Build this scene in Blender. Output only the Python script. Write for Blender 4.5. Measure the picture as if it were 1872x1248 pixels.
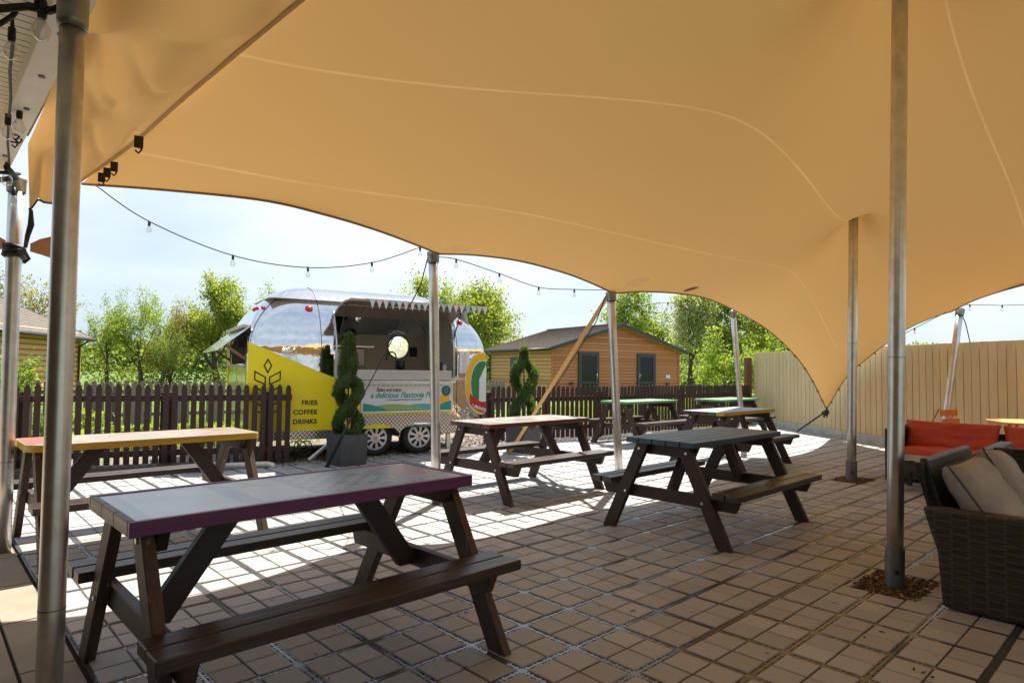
import bpy, math, random
import numpy as np
from mathutils import Vector, Matrix, noise
from mathutils.bvhtree import BVHTree
R = math.radians
scene = bpy.context.scene
for o in list(bpy.data.objects): bpy.data.objects.remove(o)
random.seed(7)

# ------------------------------------------------------------------ camera
CAMZ = 1.2573
cam_d = bpy.data.cameras.new("camera"); cam = bpy.data.objects.new("camera", cam_d)
scene.collection.objects.link(cam); scene.camera = cam
cam_d.sensor_width = 36.0; cam_d.lens = 1168.3 / 1872 * 36.0
cam_d.clip_start = 0.05; cam_d.clip_end = 2000
cam.matrix_world = Matrix.Translation((0, 0, CAMZ)) @ Matrix.Rotation(math.pi/2 + 0.0438, 4, 'X') @ Matrix.Rotation(0.0114, 4, 'Z')

# ------------------------------------------------------------------ sun and sky
SUN_EL = R(57.0); SUN_AZ = R(13.5)      # azimuth measured from +Y towards +X
sun_d = bpy.data.lights.new("sun", 'SUN'); sun = bpy.data.objects.new("sun", sun_d)
scene.collection.objects.link(sun)
sun_d.energy = 5.0; sun_d.angle = R(0.6); sun_d.color = (1.0, 0.93, 0.82)
sd = Vector((math.sin(SUN_AZ)*math.cos(SUN_EL), math.cos(SUN_AZ)*math.cos(SUN_EL), math.sin(SUN_EL)))
sun.rotation_euler = sd.to_track_quat('Z', 'Y').to_euler()
world = bpy.data.worlds.new("World"); scene.world = world; world.use_nodes = True
nt = world.node_tree; nt.nodes.clear()
w_out = nt.nodes.new('ShaderNodeOutputWorld'); w_bg = nt.nodes.new('ShaderNodeBackground')
w_sky = nt.nodes.new('ShaderNodeTexSky'); w_sky.sky_type = 'NISHITA'; w_sky.sun_disc = False
w_sky.sun_elevation = SUN_EL; w_sky.sun_rotation = SUN_AZ
w_sky.air_density = 1.0; w_sky.dust_density = 1.6; w_sky.ozone_density = 1.0
w_tc = nt.nodes.new('ShaderNodeTexCoord'); w_map = nt.nodes.new('ShaderNodeMapping'); w_map.inputs['Scale'].default_value = (1.0, 1.0, 2.6)
w_no = nt.nodes.new('ShaderNodeTexNoise'); w_no.inputs['Scale'].default_value = 1.8; w_no.inputs['Detail'].default_value = 8; w_no.inputs['Roughness'].default_value = 0.55
w_rp = nt.nodes.new('ShaderNodeValToRGB'); w_rp.color_ramp.elements[0].position = 0.36; w_rp.color_ramp.elements[1].position = 0.66
w_rp.color_ramp.elements[0].color = (0.42, 0.54, 0.68, 1); w_rp.color_ramp.elements[1].color = (0.74, 0.78, 0.82, 1)   # blue gaps and thin white cloud
w_sc = nt.nodes.new('ShaderNodeVectorMath'); w_sc.operation = 'SCALE'; w_sc.inputs['Scale'].default_value = 5.0
w_mx = nt.nodes.new('ShaderNodeMixRGB'); w_mx.inputs[0].default_value = 0.84
nt.links.new(w_tc.outputs['Generated'], w_map.inputs[0]); nt.links.new(w_map.outputs[0], w_no.inputs['Vector'])
nt.links.new(w_no.outputs['Fac'], w_rp.inputs[0]); nt.links.new(w_rp.outputs[0], w_sc.inputs[0]); nt.links.new(w_sc.outputs[0], w_mx.inputs[2])
nt.links.new(w_sky.outputs[0], w_mx.inputs[1]); nt.links.new(w_mx.outputs[0], w_bg.inputs[0])
w_bg.inputs[1].default_value = 0.12
nt.links.new(w_bg.outputs[0], w_out.inputs[0])
scene.view_settings.view_transform = 'Standard'; scene.view_settings.look = 'None'
scene.view_settings.exposure = 1.1; scene.view_settings.gamma = 1.0
scene.render.engine = 'CYCLES'
scene.cycles.max_bounces = 8; scene.cycles.transparent_max_bounces = 12
scene.cycles.diffuse_bounces = 5

# ------------------------------------------------------------------ node helper
class NT:
    def __init__(s, name):
        s.m = bpy.data.materials.new(name); s.m.use_nodes = True; s.t = s.m.node_tree
        s.b = s.t.nodes['Principled BSDF']; s.out = s.t.nodes['Material Output']; s._tc = None
    def n(s, typ, **kw):
        x = s.t.nodes.new('ShaderNode' + typ)
        for k, v in kw.items():
            if k.startswith('i_'): x.inputs[k[2:].replace('_', ' ')].default_value = v
            else: setattr(x, k, v)
        return x
    def link(s, a, b): s.t.links.new(a, b)
    def put(s, sock, v):
        if hasattr(v, 'is_output') or isinstance(v, bpy.types.NodeSocket): s.t.links.new(v, sock)
        else: sock.default_value = v
    def tc(s, which='Object'):
        if s._tc is None: s._tc = s.t.nodes.new('ShaderNodeTexCoord')
        return s._tc.outputs[which]
    def math(s, op, a, b=0.0, c=0.0, clamp=False):
        x = s.n('Math', operation=op, use_clamp=clamp); s.put(x.inputs[0], a); s.put(x.inputs[1], b); s.put(x.inputs[2], c); return x.outputs[0]
    def sep(s, v):
        x = s.n('SeparateXYZ'); s.link(v, x.inputs[0]); return x.outputs
    def mapping(s, v, scale=(1, 1, 1), loc=(0, 0, 0), rot=(0, 0, 0)):
        x = s.n('Mapping'); s.link(v, x.inputs[0]); x.inputs['Scale'].default_value = scale; x.inputs['Location'].default_value = loc; x.inputs['Rotation'].default_value = rot; return x.outputs[0]
    def noise(s, v, scale=5, detail=4, rough=0.5, dist=0.0):
        x = s.n('TexNoise'); s.link(v, x.inputs['Vector']); x.inputs['Scale'].default_value = scale; x.inputs['Detail'].default_value = detail; x.inputs['Roughness'].default_value = rough; x.inputs['Distortion'].default_value = dist; return x.outputs['Fac']
    def ramp(s, f, stops):
        x = s.n('ValToRGB'); s.link(f, x.inputs[0]); e = x.color_ramp.elements
        while len(e) < len(stops): e.new(0.5)
        for i, (p, c) in enumerate(stops):
            e[i].position = p; e[i].color = (c[0], c[1], c[2], 1) if hasattr(c, '__len__') else (c, c, c, 1)
        return x.outputs[0]
    def mix(s, f, a, b, typ='MIX'):
        x = s.n('MixRGB', blend_type=typ); s.put(x.inputs[0], f)
        for k, v in ((1, a), (2, b)):
            if isinstance(v, (tuple, list)): x.inputs[k].default_value = (v[0], v[1], v[2], 1)
            else: s.link(v, x.inputs[k])
        return x.outputs[0]
    def bump(s, h, strength=0.3, dist=0.01):
        x = s.n('Bump'); x.inputs['Strength'].default_value = strength; x.inputs['Distance'].default_value = dist; s.link(h, x.inputs['Height']); s.link(x.outputs[0], s.b.inputs['Normal'])
    def col(s, v):
        if isinstance(v, (tuple, list)): s.b.inputs['Base Color'].default_value = (v[0], v[1], v[2], 1)
        else: s.link(v, s.b.inputs['Base Color'])
    def rough(s, v): s.put(s.b.inputs['Roughness'], v)
    def metal(s, v): s.b.inputs['Metallic'].default_value = v

def simple(name, c, rough=0.6, metal=0.0, var=0.12, scale=14, bump=0.0, spec=None):
    m = NT(name); v = m.tc()
    nz = m.noise(v, scale, 5, 0.6)
    a = tuple(x*(1-var) for x in c); b = tuple(min(1, x*(1+var)) for x in c)
    m.col(m.ramp(nz, [(0.3, a), (0.7, b)])); m.metal(metal)
    m.rough(m.math('ADD', m.math('MULTIPLY', nz, 0.16), rough-0.08))
    if bump: m.bump(nz, bump, 0.01)
    if spec is not None: m.b.inputs['Specular IOR Level'].default_value = spec
    return m.m

def wood(name, dark, light, axis=0, wear=None, wear_amt=0.62, rough=0.5, scale=1.0, bump=0.35, ior=1.5):
    m = NT(name); oi = m.n('ObjectInfo'); v0 = m.n('VectorMath', operation='ADD'); m.link(m.tc(), v0.inputs[0]); vm = m.n('VectorMath', operation='SCALE'); vm.inputs[0].default_value = (7, 5, 9); m.link(oi.outputs['Random'], vm.inputs['Scale']); m.link(vm.outputs[0], v0.inputs[1]); v = v0.outputs[0]
    sc = [26*scale]*3; sc[axis] = 1.6*scale
    g = m.noise(m.mapping(v, sc), 1.6, 6, 0.6, 0.4)
    g2 = m.noise(v, 3.1, 4, 0.6)
    c = m.ramp(g, [(0.28, dark), (0.72, light)])
    c = m.mix(m.math('MULTIPLY', g2, 0.35), c, tuple(x*0.6 for x in dark))
    c = m.mix(m.math('MULTIPLY', oi.outputs['Random'], 0.18), c, tuple(min(1, x*1.25) for x in light))
    if wear:
        sc2 = [16]*3; sc2[axis] = 3
        w = m.noise(m.mapping(v, sc2), 1.3, 8, 0.72)
        f = m.ramp(w, [(wear_amt, 0.0), (wear_amt+0.09, 1.0)])
        c = m.mix(f, c, wear)
    m.col(c); m.rough(m.math('ADD', m.math('MULTIPLY', g, 0.25), rough-0.12))
    m.bump(g, bump, 0.004); m.b.inputs['IOR'].default_value = ior
    return m.m

M = {}
BR1, BR2 = (0.022, 0.011, 0.008), (0.050, 0.028, 0.019)
M['brown_x'] = wood('brown stained wood', BR1, BR2, 0, (0.16, 0.12, 0.09), 0.66, 0.48)
M['brown_z'] = wood('brown stained wood upright', (0.024, 0.012, 0.008), (0.050, 0.026, 0.017), 2, (0.20, 0.14, 0.09), 0.70, 0.6)
M['seat_wood'] = wood('worn brown seat wood', BR1, (0.075, 0.050, 0.040), 0, (0.16, 0.13, 0.11), 0.61, 0.36, 1.0, 0.8, 1.5)
M['fence_brown'] = wood('fence brown', (0.026, 0.010, 0.007), (0.052, 0.022, 0.015), 2, None, 0.7, 0.6)
M['alu'] = None
# metals
m = NT('brushed aluminium pole'); v = m.tc()
g = m.noise(m.mapping(v, (30, 30, 1.2)), 2, 5, 0.65); sp = m.noise(v, 9, 7, 0.7)
m.col(m.ramp(sp, [(0.25, (0.52, 0.50, 0.48)), (0.6, (0.72, 0.71, 0.70))])); m.metal(0.92)
m.rough(m.math('ADD', m.math('MULTIPLY', sp, 0.16), 0.27)); m.bump(g, 0.06, 0.003); M['alu'] = m.m
M['cap_metal'] = simple('pole cap metal', (0.30, 0.31, 0.32), 0.4, 0.8)
M['sleeve'] = simple('galvanised sleeve', (0.20, 0.20, 0.20), 0.5, 0.6, 0.25, 30)
M['black'] = simple('black rubber', (0.012, 0.012, 0.013), 0.5)
M['rope'] = simple('black rope', (0.015, 0.015, 0.017), 0.8, bump=0.3, scale=200)
M['strap'] = simple('ochre webbing', (0.64, 0.39, 0.14), 0.8, var=0.08)
M['bolt'] = simple('galvanised bolt', (0.55, 0.55, 0.54), 0.35, 0.9)
m = NT('clear bulb glass'); gl = m.n('BsdfGlossy'); gl.inputs['Roughness'].default_value = 0.03
tr = m.n('BsdfTransparent'); tr.inputs[0].default_value = (0.93, 0.94, 0.94, 1); lw = m.n('LayerWeight'); lw.inputs[0].default_value = 0.35
mx = m.n('MixShader'); m.link(lw.outputs['Facing'], mx.inputs[0]); m.link(tr.outputs[0], mx.inputs[1]); m.link(gl.outputs[0], mx.inputs[2]); m.link(mx.outputs[0], m.out.inputs[0]); M['bulb'] = m.m

# tent fabric
def fabric(name, base, trans, seams=None, tf=0.27):
    m = NT(name); v = m.tc()
    n1 = m.noise(v, 0.9, 4, 0.6); n2 = m.noise(v, 160, 2, 0.5); n3 = m.noise(m.mapping(v, (1, 1, 3)), 4.5, 5, 0.6)
    c = m.mix(m.math('MULTIPLY', n1, 0.30), base, tuple(x*0.70 for x in base)); tc_ = None
    m.rough(0.75); m.b.inputs['Specular IOR Level'].default_value = 0.25
    m.bump(m.math('ADD', m.math('MULTIPLY', n2, 0.12), m.math('MULTIPLY', n3, 1.0)), 0.16, 0.012)
    t = m.n('BsdfTranslucent'); t.inputs[0].default_value = (*trans, 1)
    mx = m.n('MixShader'); mx.inputs[0].default_value = tf
    if seams:       # welded seams: narrow lines following the cloth widths, thinner and paler than the rest
        s = m.sep(v); tot = None
        for P, x0, x1, k in seams:
            f = P[0]
            for q in P[1:]: f = m.math('ADD', m.math('MULTIPLY', f, s[0]), q)
            d = m.math('ABSOLUTE', m.math('SUBTRACT', s[1], f))
            g = m.math('SUBTRACT', 1.0, m.math('DIVIDE', d, k), clamp=True)
            g = m.math('MULTIPLY', m.math('MULTIPLY', g, m.math('GREATER_THAN', s[0], x0)), m.math('LESS_THAN', s[0], x1))
            tot = g if tot is None else m.math('MAXIMUM', tot, g)
        sh = m.math('MULTIPLY', tot, 1.6, clamp=True)
        br = m.ramp(m.noise(v, 1.7, 4, 0.6), [(0.3, 0.25), (0.7, 0.9)]); sh = m.math('MULTIPLY', sh, br)
        c = m.mix(m.math('MULTIPLY', sh, 0.5), c, (0.80, 0.58, 0.32)); tcol = m.mix(sh, (*trans,), (0.50, 0.32, 0.135)); m.link(tcol, t.inputs[0])
        m.link(m.math('ADD', tf, m.math('MULTIPLY', sh, 0.05)), mx.inputs[0])
    m.col(c)
    m.link(m.b.outputs[0], mx.inputs[1]); m.link(t.outputs[0], mx.inputs[2]); m.link(mx.outputs[0], m.out.inputs[0])
    return m.m
SEAM_LINES = [((-0.005812, 0.032243, 0.113505, 0.298264, 3.823724), -1.75, 3.9, 0.016), ((-0.00044, 0.001657, 0.079179, 0.566991, 5.351845), -2.6, 5.4, 0.017), ((0.026292, 0.770708, 1.658431), 2.5, 5.7, 0.015)]
M['tent'] = fabric('tan stretch tent fabric', (0.67, 0.428, 0.176), (0.45, 0.263, 0.088), SEAM_LINES, 0.17)
M['side_cloth'] = fabric('tan side cloth', (0.67, 0.428, 0.176), (0.45, 0.263, 0.088), None, 0.16)
m = NT('tan welded seam'); m.col((0.85, 0.62, 0.36)); m.rough(0.8); tp = m.n('BsdfTransparent'); mx = m.n('MixShader'); mx.inputs[0].default_value = 0.80
m.link(m.b.outputs[0], mx.inputs[1]); m.link(tp.outputs[0], mx.inputs[2]); m.link(mx.outputs[0], m.out.inputs[0]); M['tent_seam'] = m.m
M['tent_edge'] = simple('tent hem webbing', (0.25, 0.15, 0.07), 0.8)

# ------------------------------------------------------------------ mesh helper
class MB:
    def __init__(s): s.v = []; s.f = []; s.mi = []; s.cur = 0
    def add(s, vs, fs):
        o = len(s.v); s.v += [tuple(p) for p in vs]
        for f in fs: s.f.append(tuple(i+o for i in f)); s.mi.append(s.cur)
        return s
    def box(s, c, size, rz=0.0, rot=None):
        x, y, z = (a/2 for a in size); m = rot if rot is not None else Matrix.Rotation(rz, 3, 'Z'); c = Vector(c)
        vs = [c + m @ Vector((i*x, j*y, k*z)) for i in (-1, 1) for j in (-1, 1) for k in (-1, 1)]
        return s.add(vs, [(0, 1, 3, 2), (4, 6, 7, 5), (0, 4, 5, 1), (2, 3, 7, 6), (0, 2, 6, 4), (1, 5, 7, 3)])
    def bar(s, p, q, w, h, up=(0, 0, 1)):
        p, q = Vector(p), Vector(q); d = (q-p); L = d.length; d.normalize(); up = Vector(up)
        sx = d.cross(up)
        if sx.length < 1e-4: sx = d.cross(Vector((1, 0, 0)))
        sx.normalize(); uz = sx.cross(d).normalized()
        rot = Matrix((d, sx, uz)).transposed()
        return s.box((p+q)/2, (L, w, h), rot=rot)
    def prism(s, poly, p0, ex, ey, en, t):
        """poly (a,b) in plane p0+a*ex+b*ey, extruded by t along en"""
        p0, ex, ey, en = Vector(p0), Vector(ex), Vector(ey), Vector(en); n = len(poly)
        a = [p0 + ex*x + ey*y for x, y in poly]; b = [p + en*t for p in a]
        fs = [tuple(range(n-1, -1, -1)), tuple(range(n, 2*n))] + [(i, (i+1) % n, n+(i+1) % n, n+i) for i in range(n)]
        return s.add(a+b, fs)
    def tube(s, pts, r, seg=10, cap=True):
        pts = [Vector(p) for p in pts]; n = len(pts); rs = r if hasattr(r, '__len__') else [r]*n
        vs = []; prev = None
        for i, p in enumerate(pts):
            d = (pts[min(i+1, n-1)] - pts[max(i-1, 0)]).normalized()
            if prev is None:
                a = d.cross(Vector((0, 0, 1)))
                if a.length < 1e-3: a = d.cross(Vector((1, 0, 0)))
            else: a = prev - d*prev.dot(d)
            a.normalize(); b = d.cross(a); prev = a
            for k in range(seg):
                t = 2*math.pi*k/seg; vs.append(p + (a*math.cos(t)+b*math.sin(t))*rs[i])
        fs = [(i*seg+k, i*seg+(k+1) % seg, (i+1)*seg+(k+1) % seg, (i+1)*seg+k) for i in range(n-1) for k in range(seg)]
        if cap: fs += [tuple(range(seg-1, -1, -1)), tuple((n-1)*seg+k for k in range(seg))]
        return s.add(vs, fs)
    def lathe(s, prof, c=(0, 0, 0), seg=20, rot=None):
        c = Vector(c); m = rot if rot is not None else Matrix.Identity(3); vs = []; n = len(prof)
        for r, z in prof:
            for k in range(seg):
                t = 2*math.pi*k/seg; vs.append(c + m @ Vector((r*math.cos(t), r*math.sin(t), z)))
        fs = [(i*seg+k, i*seg+(k+1) % seg, (i+1)*seg+(k+1) % seg, (i+1)*seg+k) for i in range(n-1) for k in range(seg)]
        return s.add(vs, fs)
    def build(s, name, mats, parent=None, bevel=0, smooth=False, loc=None, sub=0):
        me = bpy.data.meshes.new(name); me.from_pydata(s.v, [], s.f)
        if not isinstance(mats, (list, tuple)): mats = [mats]
        for x in mats: me.materials.append(x)
        if len(mats) > 1: me.polygons.foreach_set('material_index', s.mi)
        if smooth: me.polygons.foreach_set('use_smooth', [True]*len(me.polygons))
        me.update()
        o = bpy.data.objects.new(name, me); scene.collection.objects.link(o)
        if parent: o.parent = parent
        if loc: o.location = loc
        if bevel:
            b = o.modifiers.new('bevel', 'BEVEL'); b.width = bevel; b.segments = 2; b.limit_method = 'ANGLE'
        if sub:
            b = o.modifiers.new('sub', 'SUBSURF'); b.levels = sub; b.render_levels = sub
        return o

def thing(name, label, cat, loc=(0, 0, 0), rz=0, group=None):
    o = bpy.data.objects.new(name, None); scene.collection.objects.link(o); o.empty_display_size = 0.1
    o.location = loc; o.rotation_euler = (0, 0, rz); o['label'] = label; o['category'] = cat
    if group: o['group'] = group
    return o
def tag(o, label, cat, group=None, kind=None):
    o['label'] = label; o['category'] = cat
    if group: o['group'] = group
    if kind: o['kind'] = kind
    return o
def kind(o, k, label=None, cat=None):
    o['kind'] = k
    if label: o['label'] = label
    if cat: o['category'] = cat
    return o
def copy_tree(o, parent=None):
    c = o.copy(); scene.collection.objects.link(c)
    if parent: c.parent = parent
    for ch in list(o.children): copy_tree(ch, c)
    return c

# grid directions of the paving
U = Vector((0.7276, 0.6860, 0)); V = Vector((-0.6860, 0.7276, 0)); O = Vector((0.300, 2.960, 0)); CELL = 1/3
GA = math.atan2(U.y, U.x)
def grid(b, a, z=0): return O + U*(b*CELL) + V*(a*CELL) + Vector((0, 0, z))
def in_poly(x, y, poly):
    c = False; n = len(poly)
    for i in range(n):
        x1, y1 = poly[i]; x2, y2 = poly[(i+1) % n]
        if (y1 > y) != (y2 > y) and x < (x2-x1)*(y-y1)/(y2-y1)+x1: c = not c
    return c

# ------------------------------------------------------------------ setting: ground
m = NT('meadow grass'); v = m.tc()
n1 = m.noise(v, 0.35, 6, 0.65); n2 = m.noise(v, 9, 6, 0.7)
c = m.ramp(n1, [(0.3, (0.10, 0.165, 0.024)), (0.55, (0.16, 0.25, 0.034)), (0.75, (0.21, 0.28, 0.055))])
m.col(m.mix(m.math('MULTIPLY', n2, 0.6), c, (0.05, 0.085, 0.015))); m.rough(0.9); m.bump(n2, 0.8, 0.05); M['grass'] = m.m
b = MB(); N = 60
for j in range(N+1):
    for i in range(N+1):
        x = -300 + 600*i/N; y = -60 + 560*j/N
        d = max(0, y-70)/430
        z = -0.03 + 7.5*d**1.1*(0.6+0.5*math.sin(x*0.013+1.2)) + (0.5*noise.noise(Vector((x*.03, y*.03, 0))) if y > 70 else 0)
        b.v.append((x, y, z))
b.f = [(j*(N+1)+i, j*(N+1)+i+1, (j+1)*(N+1)+i+1, (j+1)*(N+1)+i) for j in range(N) for i in range(N)]; b.mi = [0]*len(b.f)
kind(b.build('ground', M['grass'], smooth=True), 'structure', 'green meadow reaching to the trees and hills')

PATIO = [tuple(grid(-5, -16).xy), tuple(grid(-5, 22).xy), (-5.5, 7.36), (-2.82, 8.47), (-1.19, 9.60), (-0.4, 10.80), (1.7, 12.06), (5.72, 15.46), (6.13, 15.17), (6.57, 11.46), (6.91, 8.65), (7.78, 1.0), (8.1, -2.0)]
m = NT('concrete pavers')
v = m.tc(); isl = m.n('NewGeometry').outputs['Random Per Island']
n1 = m.noise(v, 55, 5, 0.7); n2 = m.noise(v, 1.1, 5, 0.6); n3 = m.noise(v, 420, 2, 0.5)
c = m.ramp(isl, [(0.0, (0.30, 0.300, 0.310)), (0.25, (0.42, 0.412, 0.420)), (0.5, (0.35, 0.350, 0.362)), (0.8, (0.47, 0.465, 0.472)), (1.0, (0.34, 0.318, 0.312))])
c = m.mix(m.math('MULTIPLY', n1, 0.24), c, (0.20, 0.17, 0.14))
st = m.ramp(n2, [(0.45, 0.0), (0.75, 0.30)]); c = m.mix(st, c, (0.24, 0.20, 0.17))
sp = m.ramp(m.noise(v, 23, 2, 0.5), [(0.76, 0.0), (0.79, 0.7)]); c = m.mix(sp, c, (0.10, 0.085, 0.07))
wh = m.ramp(m.noise(v, 0.55, 3, 0.6), [(0.35, 0.0), (0.7, 0.28)]); c = m.mix(wh, c, (0.52, 0.49, 0.46))
m.col(c); m.rough(m.math('ADD', m.math('MULTIPLY', n1, 0.25), 0.52)); m.bump(m.math('ADD', n3, n1), 0.35, 0.003); M['paver'] = m.m

m = NT('plastic paving grid'); s = m.sep(m.tc())
def cellc(o): return m.math('SUBTRACT', m.math('FRACT', m.math('ADD', m.math('DIVIDE', o, CELL), 0.5)), 0.5)
cx, cy = cellc(s[0]), cellc(s[1]); ax, ay = m.math('ABSOLUTE', cx), m.math('ABSOLUTE', cy)
def slots(across, along, k):
    row = m.math('LESS_THAN', m.math('ABSOLUTE', m.math('SUBTRACT', across, 0.030)), 0.0125)
    f = m.math('FRACT', m.math('MULTIPLY', m.math('ADD', along, 0.5), k))
    lng = m.math('MULTIPLY', m.math('GREATER_THAN', f, 0.10), m.math('LESS_THAN', f, 0.60))
    sm = m.math('MULTIPLY', m.math('GREATER_THAN', f, 0.74), m.math('LESS_THAN', f, 0.94))
    node = m.math('GREATER_THAN', m.math('ABSOLUTE', along), 0.06)
    return m.math('MULTIPLY', m.math('MULTIPLY', row, node), m.math('ADD', lng, sm))
sl = m.math('MAXIMUM', slots(ax, cy, 5.0), slots(ay, cx, 5.0))
mid = m.math('MAXIMUM', m.math('MULTIPLY', m.math('GREATER_THAN', ax, 0.47), m.math('GREATER_THAN', ay, 0.05)), m.math('MULTIPLY', m.math('GREATER_THAN', ay, 0.47), m.math('GREATER_THAN', ax, 0.05)))
dirt = m.noise(m.tc(), 4.5, 6, 0.7); dirt2 = m.noise(m.tc(), 90, 3, 0.7)
c = m.ramp(dirt, [(0.35, (0.045, 0.046, 0.050)), (0.7, (0.12, 0.12, 0.122))])
c = m.mix(m.math('MULTIPLY', m.ramp(dirt, [(0.5, 0.0), (0.7, 0.6)]), dirt2), c, (0.10, 0.085, 0.065))
c = m.mix(sl, c, (0.006, 0.005, 0.005)); c = m.mix(mid, c, (0.030, 0.024, 0.018))
m.col(c); m.rough(m.math('ADD', 0.22, m.math('MULTIPLY', m.math('MAXIMUM', sl, mid), 0.7)))
m.bump(m.math('SUBTRACT', 1.0, sl), 0.8, 0.006); m.b.inputs['IOR'].default_value = 1.9; M['grid'] = m.m
b = MB(); poly = []
inv = Matrix.Rotation(-GA, 3, 'Z')
b.add([inv @ (Vector((x, y, 0)) - O) for x, y in PATIO], [tuple(range(len(PATIO)))[::-1]])
o = b.build('paving_grid', M['grid']); o.location = O + Vector((0, 0, 0.0004)); o.rotation_euler = (0, 0, GA); kind(o, 'structure', 'dark plastic paving grid between the pavers')

PITS = [(2.30, 3.86, 0.24, 0.17), (4.05, 7.60, 0.25, 0.17)]
rnd = random.Random(3)
b = MB()
for a in range(-16, 44):
    for bb in range(-6, 48):
        for i in (0, 1):
            for j in (0, 1):
                x0 = 0.0180 + i*0.1525; y0 = 0.0180 + j*0.1525
                cx_, cy_ = bb*CELL+x0+0.0722, a*CELL+y0+0.0722
                w = O + U*cx_ + V*cy_
                if not in_poly(w.x, w.y, PATIO) or bb < -5: continue
                if any(abs((w-Vector((px, py, 0))).dot(U)) < hx and abs((w-Vector((px, py, 0))).dot(V)) < hy for px, py, hx, hy in PITS): continue
                h = 0.0718; t = h-0.0035; dz = rnd.uniform(-0.0016, 0.0012); tx, ty = rnd.uniform(-.006, .006), rnd.uniform(-.006, .006)
                jx, jy = rnd.uniform(-.0012, .0012), rnd.uniform(-.0012, .0012)
                vs = []
                for (q, z) in ((h, -0.03), (h, 0.0022), (t, 0.0055)):
                    for sx, sy in ((-1, -1), (1, -1), (1, 1), (-1, 1)):
                        vs.append((cx_+jx+sx*q, cy_+jy+sy*q, z+dz+tx*sx*q+ty*sy*q))
                b.add(vs, [(8, 9, 10, 11)] + [(k, (k+1) % 4, 4+(k+1) % 4, 4+k) for k in range(4)] + [(4+k, 4+(k+1) % 4, 8+(k+1) % 4, 8+k) for k in range(4)])
o = b.build('patio', M['paver']); o.location = O; o.rotation_euler = (0, 0, GA); kind(o, 'structure', 'beige square pavers of the terrace')
M['soil'] = simple('dark soil', (0.035, 0.026, 0.018), 0.95, var=0.5, scale=30, bump=0.6)
# concrete slab by the building
m = NT('worn concrete slab'); v = m.tc(); n1 = m.noise(v, 2.2, 7, 0.7); n2 = m.noise(v, 70, 4, 0.7)
m.col(m.mix(m.math('MULTIPLY', n2, 0.3), m.ramp(n1, [(0.3, (0.27, 0.225, 0.17)), (0.7, (0.42, 0.36, 0.28))]), (0.18, 0.15, 0.12))); m.rough(0.85); m.bump(n2, 0.4, 0.004); M['slab'] = m.m
b = MB()
def slab(b_, b0, b1, a0, a1, z=0.002):
    P = [grid(b0, a0), grid(b1, a0), grid(b1, a1), grid(b0, a1)]
    b_.add([(p.x, p.y, -0.06) for p in P] + [(p.x, p.y, z) for p in P], [(4, 5, 6, 7), (0, 1, 5, 4), (1, 2, 6, 5), (2, 3, 7, 6), (3, 0, 4, 7)])
for k in range(-18, 23, 2): slab(b, -5.62, -5.06, k+0.02, k+1.98, 0.004)
for k in range(-18, 23, 3):
    for q in range(-24, -6, 3): slab(b, q+0.02 if q > -24 else q, q+2.97 if q < -9 else -5.66, k+0.03, k+2.98, 0.002)
kind(b.build('pavement', M['slab']), 'structure', 'sandy concrete slabs along the building side of the terrace')
b = MB(); b.add([(-30, -6, -0.012), (8.5, -6, -0.012), (8.5, 16, -0.012), (-2.5, 16, -0.012), (-6.5, 7.6, -0.012), (-30, -2, -0.012)], [(0, 1, 2, 3, 4, 5)])
kind(b.build('bedding_soil', M['soil']), 'structure', 'dark soil below the paving')
# path and gravel yard behind the fences
m = NT('grey gravel yard'); v = m.tc(); n1 = m.noise(v, 60, 5, 0.75); n2 = m.noise(v, 0.8, 4, 0.6)
m.col(m.mix(n2, m.ramp(n1, [(0.3, (0.13, 0.11, 0.09)), (0.7, (0.42, 0.37, 0.32))]), m.ramp(n1, [(0.3, (0.10, 0.07, 0.05)), (0.7, (0.26, 0.20, 0.15))]))); m.rough(0.9); m.bump(n1, 0.9, 0.02); M['gravel'] = m.m
b = MB(); b.add([(-5.6, 7.35, -0.006), (-2.8, 8.5, -0.006), (-1.1, 9.65, -0.006), (-0.35, 10.9, -0.006), (0.4, 12.5, -0.006), (-3.0, 15.0, -0.006), (-9, 11.5, -0.006)], [(0, 1, 2, 3, 4, 5, 6)])
kind(b.build('gravel_yard', M['gravel']), 'structure', 'grey gravel yard under the silver trailer')

def chips(name, mat, spots, n, size, label, cat):
    rr = random.Random(hash(name) % 1000 if False else len(name)); b = MB()
    for _ in range(n):
        px, py, hx, hy = rr.choice(spots)
        p = Vector((px, py, 0)) + U*rr.uniform(-hx, hx) + V*rr.uniform(-hy, hy); p.z = rr.uniform(-0.008, 0.010)
        L = size*rr.uniform(0.5, 1.4); rot = Matrix.Rotation(rr.uniform(0, 6.3), 3, 'Z') @ Matrix.Rotation(rr.uniform(-.6, .6), 3, 'X') @ Matrix.Rotation(rr.uniform(-.5, .5), 3, 'Y')
        b.box(p, (L, L*rr.uniform(.25, .6), L*0.18), rot=rot)
    o = b.build(name, mat); o['kind'] = 'stuff'; o['label'] = label; o['category'] = cat; return o
m = NT('bark chips'); isl = m.n('NewGeometry').outputs['Random Per Island']
m.col(m.ramp(isl, [(0, (0.035, 0.020, 0.012)), (0.5, (0.11, 0.060, 0.030)), (0.8, (0.20, 0.12, 0.065)), (1, (0.36, 0.26, 0.16))])); m.rough(0.8); M['chips'] = m.m
m = NT('gravel stones'); isl = m.n('NewGeometry').outputs['Random Per Island']
m.col(m.ramp(isl, [(0, (0.06, 0.045, 0.035)), (0.5, (0.20, 0.16, 0.12)), (1, (0.46, 0.41, 0.35))])); m.rough(0.8); M['stones'] = m.m
b = MB()
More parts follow.
